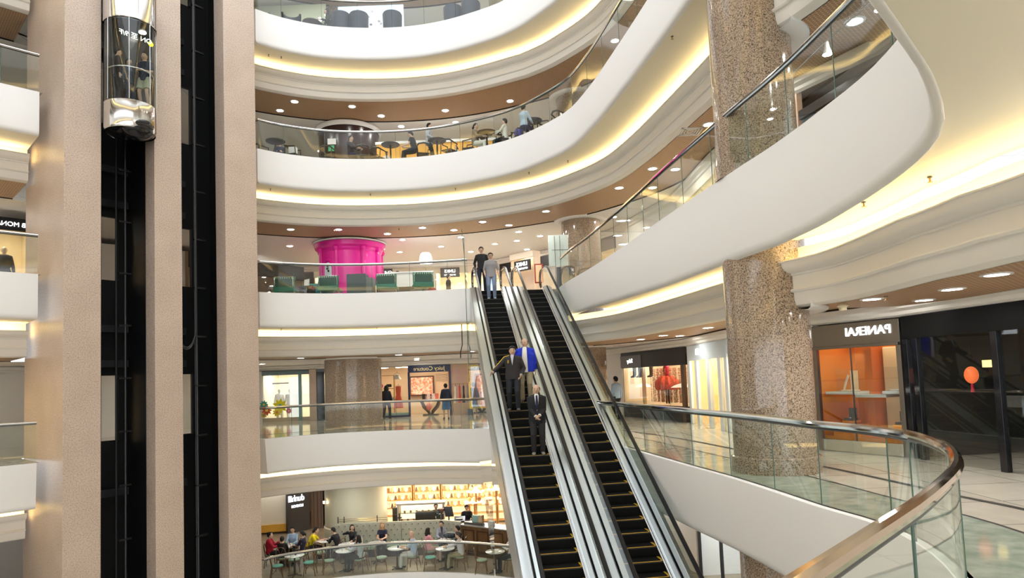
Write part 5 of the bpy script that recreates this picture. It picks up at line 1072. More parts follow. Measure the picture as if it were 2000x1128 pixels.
for k, (x, z, r) in enumerate([(-1.9, 1.85, .42), (-1.0, 1.9, .4), (-2.0, 1.35, .45), (-.6, 1.45, .45)]):
    t = thing('display_stand', 'round white tiered cake stand on a post, %s' % ['upper left of four', 'upper right of four', 'lower left of four', 'lower right of four'][k], 'display stand', (x, 30.3 + .12 * k, z1)); MB().lathe((0, 0, z), [(.02, 0), (r, .01), (r, .05), (.02, .05)], 24, caps=False).build('stand_plate', mat('lit_white', (.9, .85, .75), .4, emit=(1, .85, .6), estr=.35), t); MB().tube([(0, 0, 0), (0, 0, z)], .04, 8).build('stand_post', oak, t)
    for j in range(3): tag(MB().ball((0, 0, .09), .1, .09, .1, 8, 6).build('bread_loaf' if j else 'cake', mat('bread%d' % j, [(.6, .35, .12), (.85, .75, .55), (.3, .14, .06)][j], .6), None, loc=(x - .22 + .22 * j, 30.3 + .12 * k, z1 + z + .05)), ['%s round cake on the %s cake stand', '%s loaf on the %s cake stand', '%s loaf on the %s cake stand'][j] % (['brown', 'pale', 'dark'][j], ['upper left', 'upper right', 'lower left', 'lower right'][k]), 'cake' if not j else 'bread')
box('ceiling_lamp', shoplight, -6, -.5, 29.5, 29.9, z1 + 2.84, z1 + 2.87).name = 'strip_lamp'; tag(bpy.data.objects['strip_lamp'], 'long strip lamp in the ceiling above the pastry case', 'lamp')
box('strip_lamp', shoplight, -6, .5, 31.4, 31.7, z1 + 2.84, z1 + 2.87); tag(bpy.data.objects['strip_lamp.001'], 'long strip lamp in the ceiling before the honey oak shelves', 'lamp')
fwall(1, (-17.3, 25), (-15.5, 31.0), n=41); fwall(1, (-15.5, 31.0), (-10.9, 32.0), mat('cream_wall', (.85, .78, .64), .6), z0=.35, n=42)
box('baseboard_left', mat('amber_base', (.7, .38, .05), .4), 0, 4.7, -.05, .1, .12, .45, None, 0, loc=(-15.5, 30.95, z1), rz=math.atan2(1.0, 4.6), kind='structure')
t = thing('dark_sign_wall', 'black panel with glowing white mirrored letters at the cafe\'s left', 'sign', (-10.88, 31.75, z1), math.atan2(.9, .85)); box('sign_panel', mat('charcoal_panel', (.02, .02, .025), .35), 0, 1.15, 0, .15, .004, 2.85, t)
text('lettering', 'dunhill', .42, emis('glow_blue_white', (.85, .9, 1), 4), t, (.45, -.03, 1.58), sx=.75, mirror=True); text('lettering_small', 'LONDON', .17, emis('glow_blue_white', (.85, .9, 1), 4), t, (.5, -.03, 1.22), sx=.8)
t = thing('door_panel', 'tall narrow bronze and black door between sign and white column', 'door', (-10.05, 32.7, z1), .1); box('door_leaf', mat('bronze_brown', (.18, .12, .09), .35), 0, .55, 0, .08, .004, 2.8, t); box('door_leaf_dark', blackg, .55, 1.1, 0, .08, .004, 2.8, t)
for x in (.12, .3, .46): box('door_strip', darksteel, x, x + .02, -.01, 0, .05, 2.75, t)
fwall(1, (-9.0, 32.9), (-6.4, 32.9), n=43); fwall(1, (.35, 32.6), (2.6, 31.8), n=44); fwall(1, (-.5, 34.5), (2.6, 33.5), n=45)
wc = thing('cream_cladding', 'smooth cream round wall with a wall lamp beside the cafe bar', 'column cladding', (-7.0, 29.1, z1)); cm = mat('cream_round', (.70, .68, .52), .45); MB().lathe((0, 0, 0), [(1.36, 0), (1.36, .9), (1.31, .95), (1.31, 2.87)], 56, caps=False).build('drum', cm, wc); MB().lathe((0, 0, .95), [(1.33, 0), (1.33, .04)], 56, caps=False).build('gold_band', gold, wc)
sc_ = thing('wall_sconce', 'small glowing twin wall lamp on the cream round wall', 'wall lamp', (-8.07, 28.28, z1 + 1.95))
for s in (-.07, .07): MB().lathe((s, -.06, 0), [(.03, 0), (.045, .1)], 10).build('lamp_shade', emis('sconce', (1, .75, .4), 7), sc_)
MB().tube([(0, .04, .02), (0, -.03, .0), (-.07, -.06, .0)], .01, 6).tube([(0, -.03, 0), (.07, -.06, 0)], .01, 6).build('sconce_arm', gold, sc_)
t, W, Wd, rz = shop(1, (6.02, 22.9), (6.40, 14.4), 2.0, 'white shop with dark framed windows below the right gallery', wall=(.9, .9, .88), signcol=mat('white_band', (.85, .85, .85), .5), band=.25, lights=8, lampw=.4, light=coollight, post=(black, [.1, 2.2, 4.4, 6.6, 8.3], .07))
for k, y in enumerate((14.8, 17.2)):
    t = thing('display_rack', ['near', 'far'][k] + ' black tubular rack in front of the white shop below the right gallery', 'rack', (5.3, y, z1))
    MB().tube([(-.3, 0, 0), (-.3, 0, 1.5), (.5, 0, 1.5), (.5, 0, 0)], .02, 6).build('rack_frame', black, t); MB().tube([(-.3, 0, .9), (.5, 0, .9)], .015, 6).build('rack_bar', black, t)

# ------------------------------------------------------------------ people
def ell(mb, pts, rads, side=(1, 0, 0), n=14):
    pts = [Vector(p) for p in pts]; S = Vector(side); o = len(mb.v); m = len(pts)
    for i, p in enumerate(pts):
        t = (pts[min(i + 1, m - 1)] - pts[max(i - 1, 0)]).normalized(); x = (S - t * S.dot(t)).normalized(); y = t.cross(x); a, b = rads[i]
        for k in range(n): mb.v.append(tuple(p + x * a * math.cos(2 * PI * k / n) + y * b * math.sin(2 * PI * k / n)))
    for i in range(m - 1):
        for k in range(n): mb.f.append((o + i * n + k, o + i * n + (k + 1) % n, o + (i + 1) * n + (k + 1) % n, o + (i + 1) * n + k))
    mb.f.append(tuple(o + k for k in range(n))[::-1]); mb.f.append(tuple(o + (m - 1) * n + k for k in range(n))); return mb
def bake(mb, name, m, parent, vox=.016, sm=2):
    me = bpy.data.meshes.new('tmp'); me.from_pydata(mb.v, [], mb.f); me.update(); o = bpy.data.objects.new('tmp', me); C.objects.link(o)
    r = o.modifiers.new('r', 'REMESH'); r.mode = 'VOXEL'; r.voxel_size = vox; r.use_smooth_shade = True
    if sm: q = o.modifiers.new('s', 'SMOOTH'); q.factor = .5; q.iterations = sm
    dg = bpy.context.evaluated_depsgraph_get(); ev = o.evaluated_get(dg); nm = bpy.data.meshes.new_from_object(ev)
    bpy.data.objects.remove(o); bpy.data.meshes.remove(me); nm.name = name; nm.materials.clear(); nm.materials.append(m)
    nm.polygons.foreach_set('use_smooth', [True] * len(nm.polygons))
    ob = bpy.data.objects.new(name, nm); C.objects.link(ob); ob.parent = parent; return ob
def ik(a, c, l1, l2, pole):
    a, c, pole = Vector(a), Vector(c), Vector(pole); d = c - a; L = d.length
    if L > (l1 + l2) * .995: c = a + d.normalized() * (l1 + l2) * .995; d = c - a; L = d.length
    x = (l1 * l1 - l2 * l2 + L * L) / (2 * L); h = math.sqrt(max(0, l1 * l1 - x * x)); u = d.normalized(); p = (pole - u * pole.dot(u)).normalized()
    return a + u * x + p * h, c
def cm_(c): return mat('c_%02x%02x%02x' % tuple(int(255 * min(1, v)) for v in c), c, .8)
def person(label, loc, rz, h=1.7, pose='stand', lean=0.0, yaw=0.0, pitch=0.0, hl=None, hr=None, top=(.02, .02, .02), sleeve=1.0, bottom=(.02, .02, .03), bkind='trousers', shoe=(.02, .02, .02), hair='short', hairc=(.012, .01, .01), inner=None, skin=(.64, .42, .30), det=1, hem=.10, front='v', fl=None, fr=None, coat=None, stripe=None, wide=1.0, seat=.47, glasses=False, tie=None, female=False, name='person', cat='person', group=None, bare_head=False):
    t = thing(name, label, cat, loc, rz, group); s = h / 1.72; vox = .0095 if det > 1 else .017
    sk_ = mat('skin_%d' % int(skin[0] * 100), skin, .5)
    if pose == 'stand': P = Vector((0, 0, .93)); 
    else: P = Vector((0, .05, seat / s + .10))
    sp_ = Vector((0, -math.sin(lean), math.cos(lean))); ch = P + sp_ * .34; nk = P + sp_ * .53; shc = P + sp_ * .475
    sw = (.150 if female else .172) * (.5 + .5 * wide)
    Hc = nk + Vector((0, -math.sin(lean) * .12, .0)) + Vector((0, -.02, .125))
    Rh = Matrix.Rotation(yaw, 3, 'Z') @ Matrix.Rotation(pitch, 3, 'X')
    def hp(x, y, z): return Hc + Rh @ Vector((x, y, z))
    side = {1: 1, -1: -1}
    if pose == 'stand':
        feet = {1: Vector(fl or (.10, 0, .08)), -1: Vector(fr or (-.10, 0, .08))}
    else: feet = {1: Vector(fl or (.11, -.42, .08)), -1: Vector(fr or (-.11, -.38, .08))}
    defh = {1: (.25, -.03, .83), -1: (-.25, -.03, .83)} if pose == 'stand' else {1: (.12, -.35, .75), -1: (-.12, -.35, .75)}
    hands = {1: Vector(hl or defh[1]), -1: Vector(hr or defh[-1])}
    J = {}
    for q in (1, -1):
        sh = shc + Vector((q * (sw - .01), 0, -.035)); el, wr = ik(sh, hands[q], .29, .25, (q * .5, .8, -.5))
        hj = P + Vector((q * .09, 0, -.03)); kn, an = ik(hj, feet[q], .43, .42, (q * .05, -1, .1)); J[q] = (sh, el, wr, hj, kn, an)
    body = MB()
    body.ball(hp(0, 0, .0), .079, .095, .117, 18, 14, Rh); body.ball(hp(0, -.028, -.062), .052, .056, .052, 14, 10, Rh)
    if det > 0: body.ball(hp(0, -.094, -.018), .013, .02, .024, 8, 6, Rh)
    for q in (1, -1): body.ball(hp(q * .075, .005, -.01), .012, .022, .03, 8, 6, Rh)
    body.tube([nk - sp_ * .04, hp(0, .012, -.06)], [.056, .05], 12)
    ell(body, [P - sp_ * .06, P + sp_ * .08, P + sp_ * .2, ch, shc, nk], [(.145, .10), (.13, .095), (.125, .09), (.15, .105), (.13, .075), (.055, .05)])
    for q in (1, -1):
        sh, el, wr, hj, kn, an = J[q]
        body.tube([shc + Vector((q * .08, 0, -.01)), sh, sh.lerp(el, .5), el, el.lerp(wr, .35), wr], [.040, .045, .042, .037, .038, .025], 10)
        if bkind != 'none': body.tube([hj, hj.lerp(kn, .5), kn, kn.lerp(an, .35), an], [.085, .07, .052, .05, .034], 12)
        d = (wr - el).normalized(); nrm = Vector((-q, -.2, -.15)); nrm = (nrm - d * nrm.dot(d)).normalized(); lat = d.cross(nrm).normalized()
        ell(body, [wr - d * .01, wr + d * .03, wr + d * .08], [(.024, .018), (.036, .015), (.036, .013)], lat, 10)
        fr_ = .0092 if det > 1 else .0115
        for k in range(4):
            b = wr + d * .078 + lat * (.027 - .018 * k); ln = (.062, .07, .066, .052)[k]
            body.tube([b, b + d * ln * .45 + nrm * .008, b + d * ln * .8 + nrm * .026, b + d * ln + nrm * .042], [fr_, fr_, fr_ * .95, fr_ * .8], 7)
        tb_ = wr + d * .02 + lat * .028
        if lat.y > 0: tb_ = wr + d * .02 - lat * .028
        sg = 1 if (tb_ - wr).dot(lat) > 0 else -1
        body.tube([tb_, tb_ + d * .03 + lat * sg * .022 + nrm * .006, tb_ + d * .06 + lat * sg * .028 + nrm * .018], [.013, .011, .009], 7)
        if bkind == 'skirt' or bkind == 'shorts' or shoe is None: ell(body, [an + Vector((0, .03, -.045)), an + Vector((0, -.06, -.05)), an + Vector((0, -.14, -.06))], [(.03, .03), (.038, .025), (.03, .016)])
    bo = bake(body, 'body' if name == 'person' else 'mannequin_body', sk_, t, vox)
    # hair
    if hair != 'bald':
        hm = cm_(hairc); H_ = MB(); rh = random.Random(len(label) * 7 + int(h * 100)); nl = 40 if det > 1 else 20; bald = hair == 'balding'
        if not bald: H_.ball(hp(0, .018, .03), .080, .094, .096, 16, 10, Rh); H_.ball(hp(0, .045, -.02), .074, .062, .080, 12, 8, Rh)
        else: H_.ball(hp(0, .040, -.01), .080, .066, .060, 14, 8, Rh)
        for k in range(nl):
            a_ = 2 * PI * k / nl + rh.uniform(-.06, .06); fr0 = .5 + .5 * math.cos(a_)      # 1 at the forehead, 0 at the nape
            e1 = (-34 + 74 * fr0 ** 1.3 + rh.uniform(-6, 7)) if fr0 < .75 else 40 + rh.uniform(-9, 6); e0 = 88
            if bald:
                if fr0 > .52: continue
                e0 = 28 + rh.uniform(-8, 4); e1 = -26 + 20 * fr0
            tw_ = rh.uniform(.15, .5); pts = []
            for q in range(6):
                e_ = math.radians(e0 + (e1 - e0) * q / 5); az = a_ + tw_ * math.cos(e_) ** 2 * .5 - tw_ * .25
                pts.append(hp(.0865 * math.cos(e_) * math.sin(az), .004 - .103 * math.cos(e_) * math.cos(az), .122 * math.sin(e_)))
            H_.tube(pts, [.010, .013, .014, .0135, .012, .006], 7)
        if hair == 'long': ell(H_, [hp(0, .05, .03), hp(0, .07, -.08), hp(0, .08, -.2) , hp(0, .075, -.32)], [(.08, .06), (.092, .055), (.10, .045), (.07, .03)])
        if hair in ('long',):
            for q in (1, -1): H_.tube([hp(q * .075, .0, .02), hp(q * .085, -.01, -.09), hp(q * .08, -.02, -.2)], [.03, .032, .018], 8)
        if hair == 'bun': H_.ball(hp(0, .085, .075), .045, .045, .045, 10, 8)
        if hair == 'pony': H_.tube([hp(0, .09, .02), hp(0, .14, -.03), hp(0, .13, -.14)], [.03, .032, .012], 8)
        bake(H_, 'hair', hm, t, max(vox, .011))
    if name == 'person' and det > 0:
        for q in (1, -1):
            MB().ball(hp(q * .030, -.083, .006), .014, .008, .008, 10, 6, Rh).build('eye', mat('eye_white', (.75, .72, .7), .3), t); MB().ball(hp(q * .030, -.090, .006), .0072, .004, .0075, 8, 6, Rh).build('iris', black, bpy.data.objects[t.children[-1].name] if False else t)
            MB().ball(hp(q * .030, -.087, .028), .019, .006, .0042, 8, 5, Rh).build('eyebrow', cm_((.02, .014, .01)), t)
        MB().ball(hp(0, -.084, -.062), .024, .009, .0065, 10, 6, Rh).build('lips', mat('lips', (.42, .13, .11), .5), t)
    if glasses:
        g = MB()
        for q in (1, -1): g.tube([hp(q * .033 + .024 * math.cos(a), -.098, .006 + .018 * math.sin(a)) for a in [2 * PI * k / 12 for k in range(12)]], .0035, 5, closed=True)
        g.tube([hp(-.01, -.1, .008), hp(.01, -.1, .008)], .003, 5).tube([hp(.056, -.096, .01), hp(.078, .0, .01)], .003, 5).tube([hp(-.056, -.096, .01), hp(-.078, .0, .01)], .003, 5); g.build('glasses', black, t)
    # upper clothing
    def torso(gx, hem, mb, open_=False):
        ww = wide; a = [P - sp_ * hem, P + sp_ * .02, P + sp_ * .17, ch, shc, nk - sp_ * .02]
        r = [(.168 * ww + gx, .125 + gx), (.160 * ww + gx, .12 + gx), (.148 * ww + gx, .112 + gx), (.168 * ww + gx, .125 + gx), (.15 + gx, .092 + gx * .7), (.062 + gx * .3, .056 + gx * .3)]
        if female: r[2] = (.125 * ww + gx, .10 + gx); r[3] = (.145 * ww + gx, .125 + gx)
        ell(mb, a, r, n=18); return mb
    def sleeves(mb, gx, fr_=1.0):
        for q in (1, -1):
            sh, el, wr, *_ = J[q]; pts = [shc + Vector((q * .06, 0, .0)), sh, sh.lerp(el, .5)]; r = [.050 + gx, .058 + gx, .053 + gx]
            if fr_ >= .5: pts += [el]; r += [.05 + gx]
            if fr_ > .5: pts += [el.lerp(wr, (fr_ - .5) * 2 * .97)]; r += [.040 + gx]
            if fr_ < .5: pts[-1] = sh.lerp(el, fr_ * 2)
            mb.tube(pts, r, 12)
        return mb
    if top is not None:
        mb = torso(.0 if hem == .10 or coat else .014, hem if pose == 'stand' and not coat else (.10 if pose == 'stand' else .04), MB())
        if sleeve > 0: sleeves(mb, 0, sleeve)
        bake(mb, 'shirt', top if not isinstance(top, tuple) else cm_(top), t, vox)
    if coat:
        mb = torso(.024, hem if pose == 'stand' else .05, MB()); sleeves(mb, .012, .96); jk = bake(mb, 'jacket', cm_(coat), t, vox)
        if inner:  # shirt front seen between the lapels
            mb = MB(); f1 = ch + Vector((0, -.150, 0)); f2 = shc + sp_ * .03 + Vector((0, -.098, 0)); f3 = nk + Vector((0, -.068, 0.01)); f0 = P + sp_ * .14 + Vector((0, -.142, 0))
            if front == 'open': f0 = P - sp_ * (hem + .01) + Vector((0, -.148, 0)); ell(mb, [f0, P + sp_ * .08 + Vector((0, -.146, 0)), f1, f2, f3], [(.075, .012), (.07, .012), (.062, .012), (.055, .012), (.04, .012)], n=10)
            elif front == 'v': f0 = P + sp_ * .27 + Vector((0, -.143, 0)); ell(mb, [f0, f1, f2, f3], [(.004, .012), (.022, .012), (.048, .012), (.04, .012)], n=10)
            else: ell(mb, [f0, f1, f2, f3], [(.004, .012), (.04, .012), (.052, .012), (.042, .012)], n=10)
            mb.build('shirt_front', cm_(inner), t)
            if tie: mb = MB(); o_ = Vector((0, -.016, 0)); ell(mb, [f0 + Vector((0, -.010, .02)), f1 + o_, f2 + o_, f3 + o_ + Vector((0, -.0, -.03))], [(.012, .008), (.03, .008), (.02, .009), (.022, .014)], n=8); mb.build('necktie', cm_(tie), t)
            for q in (1, -1):
                lx = {'open': (.078, .072), 'v': (.028, .055), 'suit': (.050, .064)}[front]; MB().tube([f0 + Vector((q * (.082 if front == 'open' else .010), -.004, 0)), f1 + Vector((q * lx[0], -.004, 0)), f2 + Vector((q * lx[1], -.004, 0)), nk + Vector((q * .058, -.035, .01))], [.008, .014, .014, .013], 8).build('lapel', cm_(tuple(c * .8 for c in coat)), t)
                MB().tube([J[q][2] - (J[q][2] - J[q][1]).normalized() * .03, J[q][2] - (J[q][2] - J[q][1]).normalized() * .004], .034, 12).build('cuff', cm_(inner), t)
    if stripe:
        for q in (-1,):
            sh, el, wr, *_ = J[q]; up_ = Vector((q * .050, -.012, .026)); MB().tube([nk + Vector((q * .085, -.01, .0)), sh + Vector((q * .040, -.01, .052)), sh.lerp(el, .5) + up_ * 1.02, el + up_ * .93, wr + up_ * .75], [.010, .015, .016, .015, .012], 8).build('sleeve_stripe', cm_(stripe), t)
        MB().tube([ch + Vector((-.10, -.145, .06)), ch + Vector((-.105, -.150, -.02))], .012, 6).build('chest_stripe', cm_(stripe), t)
    # lower clothing
    if bkind in ('trousers', 'shorts'):
        mb = MB(); ell(mb, [P + sp_ * .07, P - sp_ * .03, P - sp_ * .09], [(.15, .11), (.163, .122), (.14, .11)] if not female else [(.135, .105), (.16, .125), (.14, .11)], n=16)
        for q in (1, -1):
            sh, el, wr, hj, kn, an = J[q]; e = an + Vector((0, 0.0, -.02)) if bkind == 'trousers' else hj.lerp(kn, .85)
            pts = [hj + Vector((0, 0, .0)), hj.lerp(kn, .5), kn, kn.lerp(an, .5), e] if bkind == 'trousers' else [hj, hj.lerp(kn, .5), e]
            mb.tube(pts, [.10, .086, .07, .064, .058] if bkind == 'trousers' else [.10, .095, .095], 12)
        bake(mb, 'trousers' if bkind == 'trousers' else 'shorts', bottom if not isinstance(bottom, tuple) else cm_(bottom), t, vox)
    if bkind == 'skirt':
        mb = MB()
        if pose == 'stand': ell(mb, [P + sp_ * .08, P - Vector((0, 0, .1)), P - Vector((0, 0, .35)), P - Vector((0, 0, .48))], [(.13, .105), (.17, .135), (.19, .15), (.20, .16)], n=18)
        else: ell(mb, [P + Vector((0, 0, .08)), P + Vector((0, -.1, -.02)), P + Vector((0, -.32, -.02)), P + Vector((0, -.42, -.06))], [(.15, .12), (.175, .10), (.17, .085), (.165, .08)], n=16)
        bake(mb, 'skirt', bottom if not isinstance(bottom, tuple) else cm_(bottom), t, vox)
    if shoe:
        for q in (1, -1):
            an = J[q][5]; mb = MB(); ell(mb, [an + Vector((0, .065, -.045)), an + Vector((0, .0, -.04)), an + Vector((q * .01, -.09, -.052)), an + Vector((q * .015, -.17, -.058)), an + Vector((q * .015, -.19, -.066))], [(.028, .028), (.042, .04), (.047, .028), (.036, .02), (.02, .012)], n=12)
            mb.build('shoe', cm_(shoe), t)
    t.scale = (s * (1.07 if pose == 'stand' else 1.0), s * 1.03, s); return t
def esc_pt(off, tt, x=0.0):      # a point on the tread that lies tt metres of run below the crest
    k = round(tt / .34641); d = k * .34641 - .17; b = Vector((-0.75, 25.0)) + EV * (off + x) - EU * d; return (b.x, b.y, F[3] - .2 * (k - 1) - .2)
def P_(off, k, x=0.0): b = Vector((-0.75, 25.0)) + EV * (off + x) - EU * (k * .34641 + .16); return (b.x, b.y, F[3] - .2 * (k + 1) + .002)
cam_rz = 0.0
person('person in grey checked shirt and pale jeans with glasses near the escalator top', P_(0, 1, .0), .02, 1.76, det=2, pitch=.18, hl=(.25, -.06, .86), hr=(-.20, -.10, .88), top=(.30, .29, .30), sleeve=.62, bottom=(.22, .27, .40), shoe=(.55, .55, .52), glasses=True, hem=.13)
person('person in black sweater stepping onto the escalator at its top', (-1.06, 25.35, F[3] + .005), .05, 1.76, det=2, pitch=.15, hl=(.2, -.08, .9), hr=(-.22, -.1, .9), top=(.015, .015, .018), bottom=(.02, .025, .05))
person('person in dark tracksuit top with yellow sleeve stripe, hand on the left handrail', P_(0, 20, -.15), -.1, 1.74, det=2, yaw=.12, pitch=.12, lean=.05, hr=(-.50, -.18, 1.02), hl=(.20, -.1, .92), top=(.5, .5, .55), coat=(.030, .026, .030), inner=(.55, .55, .62), stripe=(.85, .55, .01), bottom=(.02, .022, .03), shoe=(.12, .11, .10), fl=(.10, -.08, .08), fr=(-.12, .03, .08), wide=1.1)
person('balding person in bright blue jacket over white polo and khaki trousers', P_(0, 19, .24), -.12, 1.76, det=2, yaw=-.25, pitch=.1, hr=(-.22, .0, .88), hl=(.24, .08, .84), top=(.80, .78, .72), coat=(.008, .035, .58), front='open', hem=.13, inner=(.85, .83, .78), bottom=(.42, .36, .24), shoe=(.08, .06, .05), hair='balding', hairc=(.10, .07, .05), wide=1.22)
person('balding person in black suit and dark tie with clasped hands on the escalator', P_(0, 25, .17), .02, 1.70, det=2, yaw=-.03, pitch=.08, hr=(-.035, -.22, .93), hl=(.045, -.20, .95), top=(.85, .85, .85), coat=(.010, .010, .014), front='suit', hem=.17, inner=(.85, .85, .85), tie=(.012, .018, .06), bottom=(.025, .023, .025), shoe=(.25, .23, .20), hair='balding', hairc=(.02, .015, .012), wide=1.05)
# level 2
person('person with long dark hair and black clothes before the fashion boutique window', (-6.15, 32.1, 0.003), PI, 1.68, top=(.012, .012, .018), bottom=(.015, .015, .02), hair='long', female=True, shoe=(.4, .35, .3), fl=(.14, .05, .08), fr=(-.14, -.05, .08), coat=(.012, .012, .02))
person('person in navy jacket and blue skirt looking into the fashion boutique', (-3.2, 31.2, 0.003), PI + .2, 1.66, top=(.02, .03, .06), coat=(.015, .022, .045), bottom=(.06, .16, .34), bkind='skirt', hair='bun', female=True, shoe=(.02, .02, .02))
person('person in light blue shirt with black shoulder bag beyond the escalator, right gallery', (4.0, 26.2, .003), PI + .6, 1.7, top=(.35, .5, .65), bottom=(.02, .02, .03))
for k, (x, y, lb) in enumerate([(-12.3, 35.0, 'white mannequin in pale top at the left of the flower boutique'), (-11.75, 35.0, 'white mannequin in white blouse in the middle of the flower boutique')]):
    person(lb, (x, y, .01), .2, 1.72, det=0, name='mannequin', cat='mannequin', skin=(.85, .82, .76), hair='bald', top=(.85, .83, .8), bottom=(.8, .75, .68), shoe=(.8, .8, .8))
person('white mannequin in long white gown in the pale glazed boutique', (6.7, 20.2, .01), -PI / 2, 1.75, det=0, name='mannequin', cat='mannequin', skin=(.85, .82, .76), hair='bald', top=(.85, .83, .8), sleeve=.3, bottom=(.85, .83, .78), bkind='skirt', shoe=(.8, .8, .8))
person('mannequin in black suit at the window of the left gallery clothes shop', (-16.95, 22.1, F[3] + .01), .6, 1.75, det=0, name='mannequin', cat='mannequin', skin=(.8, .6, .45), hair='bald', top=(.012, .012, .015), bottom=(.015, .015, .02), inner=None)
# level 3
person('person in green top with tied hair behind the reception desk', (-4.95, 29.25, F[3]), -.4, 1.62, top=(.02, .30, .22), hair='bun', female=True, pitch=.2, hl=(.15, -.3, 1.0), hr=(-.15, -.3, 1.0))
person('dark clothed person walking past the cream shops left of the escalators', (-2.85, 30.6, F[3]), PI / 2 + .3, 1.6, top=(.03, .02, .02), bottom=(.03, .025, .02))
# level 4
person('standing person in light grey jacket and dark trousers at the bar terrace', (-2.95, 25.6, F[4]), PI / 2, 1.72, top=(.55, .68, .85), coat=(.50, .50, .54), bottom=(.012, .012, .015), hl=(.2, -.28, 1.05), hr=(-.2, -.2, 1.0))
def sit(label, x, y, tx, ty, L, **k): k.setdefault('h', 1.68); return person(label, (x, y, F[L] + .002), face(x, y, tx, ty), pose='sit', **k)
sit('seated person in black t-shirt looking down at the bar terrace', -3.55, 25.35, -4.5, 25.5, 4, top=(.012, .012, .012), sleeve=.3, pitch=.35, lean=.2)
sit('seated person in brown jacket and white trousers at the bar terrace', -1.05, 24.85, -.3, 24.5, 4, top=(.7, .65, .55), coat=(.22, .16, .11), bottom=(.7, .68, .62), hair='pony', female=True)
sit('seated person in cream shirt leaning back in a bar armchair', .0, 24.5, -.66, 24.75, 4, top=(.72, .68, .60), sleeve=.9, bottom=(.012, .012, .015), hr=(.1, -.45, .85))
sit('seated person in pale shirt at the right end of the bar terrace', .75, 23.3, 1.05, 23.75, 4, top=(.5, .6, .72), bottom=(.03, .03, .10), hair='pony', female=True)
sit('small child in white at the foot of the round bar tables', -1.95, 25.95, -2.6, 25.4, 4, h=1.15, top=(.8, .8, .78), seat=.3, hair='pony', female=True, hl=(.1, -.2, .95), hr=(-.1, -.2, .95))
sit('child in white seated behind the leftmost round bar table', -4.75, 26.3, -4.4, 25.6, 4, h=1.15, top=(.8, .8, .85), seat=.3, hair='pony', female=True)
sit('seated person in navy with back turned near the lift tower, bar terrace', -8.9, 25.75, -8.7, 25.0, 4, top=(.015, .02, .07), hair='short')
sit('seated person in dark clothes before the dark round wall', -6.0, 25.6, -5.3, 25.3, 4, top=(.03, .02, .03), bottom=(.015, .02, .06))
# level 5
sit('dark silhouetted person with long hair seated in the top lounge', -6.75, 25.4, -7.4, 25.0, 5, top=(.02, .025, .02), bottom=(.03, .04, .035), hair='long', female=True, lean=.15, seat=.42)
# lift car
fz = cz0 + .785
def inc(dx, dy): return (cc.x + math.cos(tr) * dx - math.sin(tr) * dy, cc.y + math.sin(tr) * dx + math.cos(tr) * dy, fz)
person('person in dark jacket at the left inside the glass lift', inc(-.38, -.08), tr + 1.3, 1.62, top=(.03, .02, .02), bottom=(.02, .02, .02))
person('person in navy top and khaki shorts at the right inside the glass lift', inc(.32, -.20), tr - .9, 1.70, top=(.012, .02, .04), sleeve=.4, bottom=(.40, .40, .28), bkind='shorts', hl=(.1, -.25, 1.05), hr=(-.1, -.25, 1.05))
person('person in blue grey top at the back inside the glass lift', inc(-.05, .0), tr + .4, 1.45, top=(.06, .09, .14), bottom=(.03, .05, .10))
# cafe
sit('person in red cardigan with scarf at the far left cafe table', -9.6, 26.1, -9.0, 26.2, 1, top=(.45, .01, .04), hair='bun', female=True, hl=(.05, -.3, .95), hr=(-.1, -.35, .82), coat=(.45, .01, .04), inner=(.25, .2, .16))
sit('person in black seen from behind at the far left cafe table', -8.98, 25.6, -9.0, 26.2, 1, h=1.55, top=(.008, .008, .008))
sit('person in light blue shirt facing forward at the far left cafe table', -9.0, 26.78, -9.0, 26.2, 1, top=(.28, .40, .55), pitch=.25, h=1.74)
sit('person in navy top with ponytail at the far left cafe table', -8.42, 26.1, -9.0, 26.2, 1, top=(.02, .022, .05), hair='pony', female=True, pitch=.2)
sit('person in bright yellow shirt leaning on the cafe table', -8.32, 26.85, -7.73, 26.87, 1, top=(.85, .68, .01), sleeve=.35, lean=.45, hair='pony', female=True, hl=(.05, -.55, .80), hr=(-.05, -.5, .8), bottom=(.015, .015, .015), shoe=(.6, .6, .65))
sit('person in black leaning left opposite the yellow shirt', -7.15, 26.6, -7.73, 26.87, 1, top=(.008, .008, .008), lean=.4, pitch=.3, hl=(.05, -.5, .8), hr=(-.05, -.5, .8))
sit('person in black resting face on hand on the tufted bench', -6.65, 26.85, -6.65, 26.0, 1, top=(.01, .01, .012), hair='long', female=True, hr=(-.08, -.16, 1.12), hl=(.1, -.4, .8), yaw=.4)
sit('person with long dark hair in grey shawl seated by the phone woman\'s table', -5.92, 24.98, -6.5, 25.15, 1, top=(.40, .46, .46), hair='long', female=True, hr=(-.12, -.14, 1.12), hl=(.1, -.45, .85), lean=.12, bottom=(.01, .01, .015))
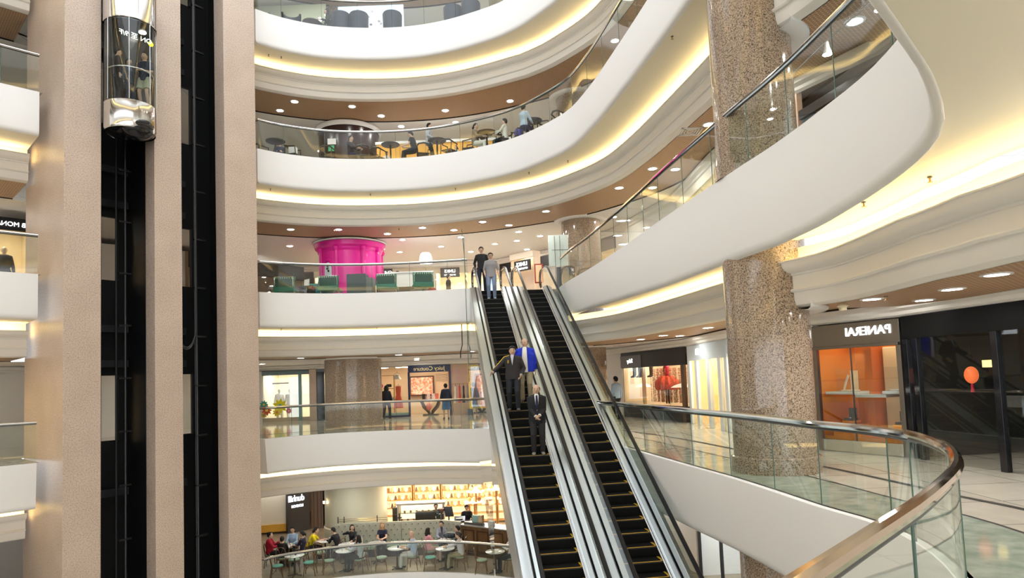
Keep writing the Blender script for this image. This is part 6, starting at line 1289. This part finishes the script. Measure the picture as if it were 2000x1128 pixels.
sit('blonde person in navy scoop neck top on the tufted bench', -5.45, 26.85, -5.4, 26.0, 1, h=1.76, top=(.012, .014, .04), sleeve=.3, hair='long', hairc=(.38, .24, .09), skin=(.66, .42, .30), female=True, bottom=(.012, .012, .015), hl=(.08, -.38, .8), hr=(-.08, -.38, .8))
sit('bald person in pale blue shirt and white trousers at the cafe', -3.98, 25.1, -4.59, 25.22, 1, h=1.78, top=(.45, .55, .70), sleeve=.4, bottom=(.62, .62, .60), hair='bald', skin=(.66, .42, .30), pitch=.3, lean=.1)
sit('person in pink jacket with long black hair at the crowded cafe table', -3.45, 25.75, -2.87, 26.1, 1, top=(.72, .33, .36), coat=(.72, .33, .36), hair='long', female=True, bottom=(.55, .4, .33))
sit('person in black camisole and grey cardigan on the tufted bench', -3.1, 26.85, -2.9, 26.1, 1, top=(.02, .02, .025), coat=(.28, .30, .36), inner=(.03, .02, .03), hair='bun', female=True, yaw=-.5)
sit('person in black and white stripes turned away at the crowded table', -2.3, 26.0, -2.87, 26.1, 1, top=mat('stripe_cloth', (.5, .5, .5), .8, build=tile((.75, .75, .75), (.75, .75, .75), (.01, .01, .01), 3, .06, .028, nz=0)), hair='short', lean=.2)
sit('grey haired person in white shirt and khaki trousers at the cafe', -2.2, 24.78, -2.76, 24.9, 1, h=1.74, top=(.68, .64, .68), sleeve=.95, bottom=(.33, .29, .17), hair='short', hairc=(.06, .05, .045), pitch=.25, lean=.15, hl=(.08, -.5, .8), hr=(-.1, -.5, .8))
sit('person in white shirt holding a phone at the far right cafe table', -.38, 24.35, -.9, 24.2, 1, top=(.75, .72, .72), hair='bun', female=True, hl=(.05, -.32, .95), hr=(-.08, -.3, .93))
person('staff member in patterned black top beside the espresso machine', (-3.55, 28.95, z1), .2, 1.66, top=mat('pattern_black', (.05, .08, .1), .7, build=noisy((.01, .01, .012), (.2, .3, .33), 22)), hair='short', hl=(.15, -.35, 1.05), hr=(-.15, -.35, 1.05), det=1)
person('staff member in black looking down behind the cash register', (-2.2, 28.45, z1), .1, 1.66, top=(.01, .01, .01), pitch=.4, hl=(.15, -.3, 1.05), hr=(-.15, -.3, 1.05))
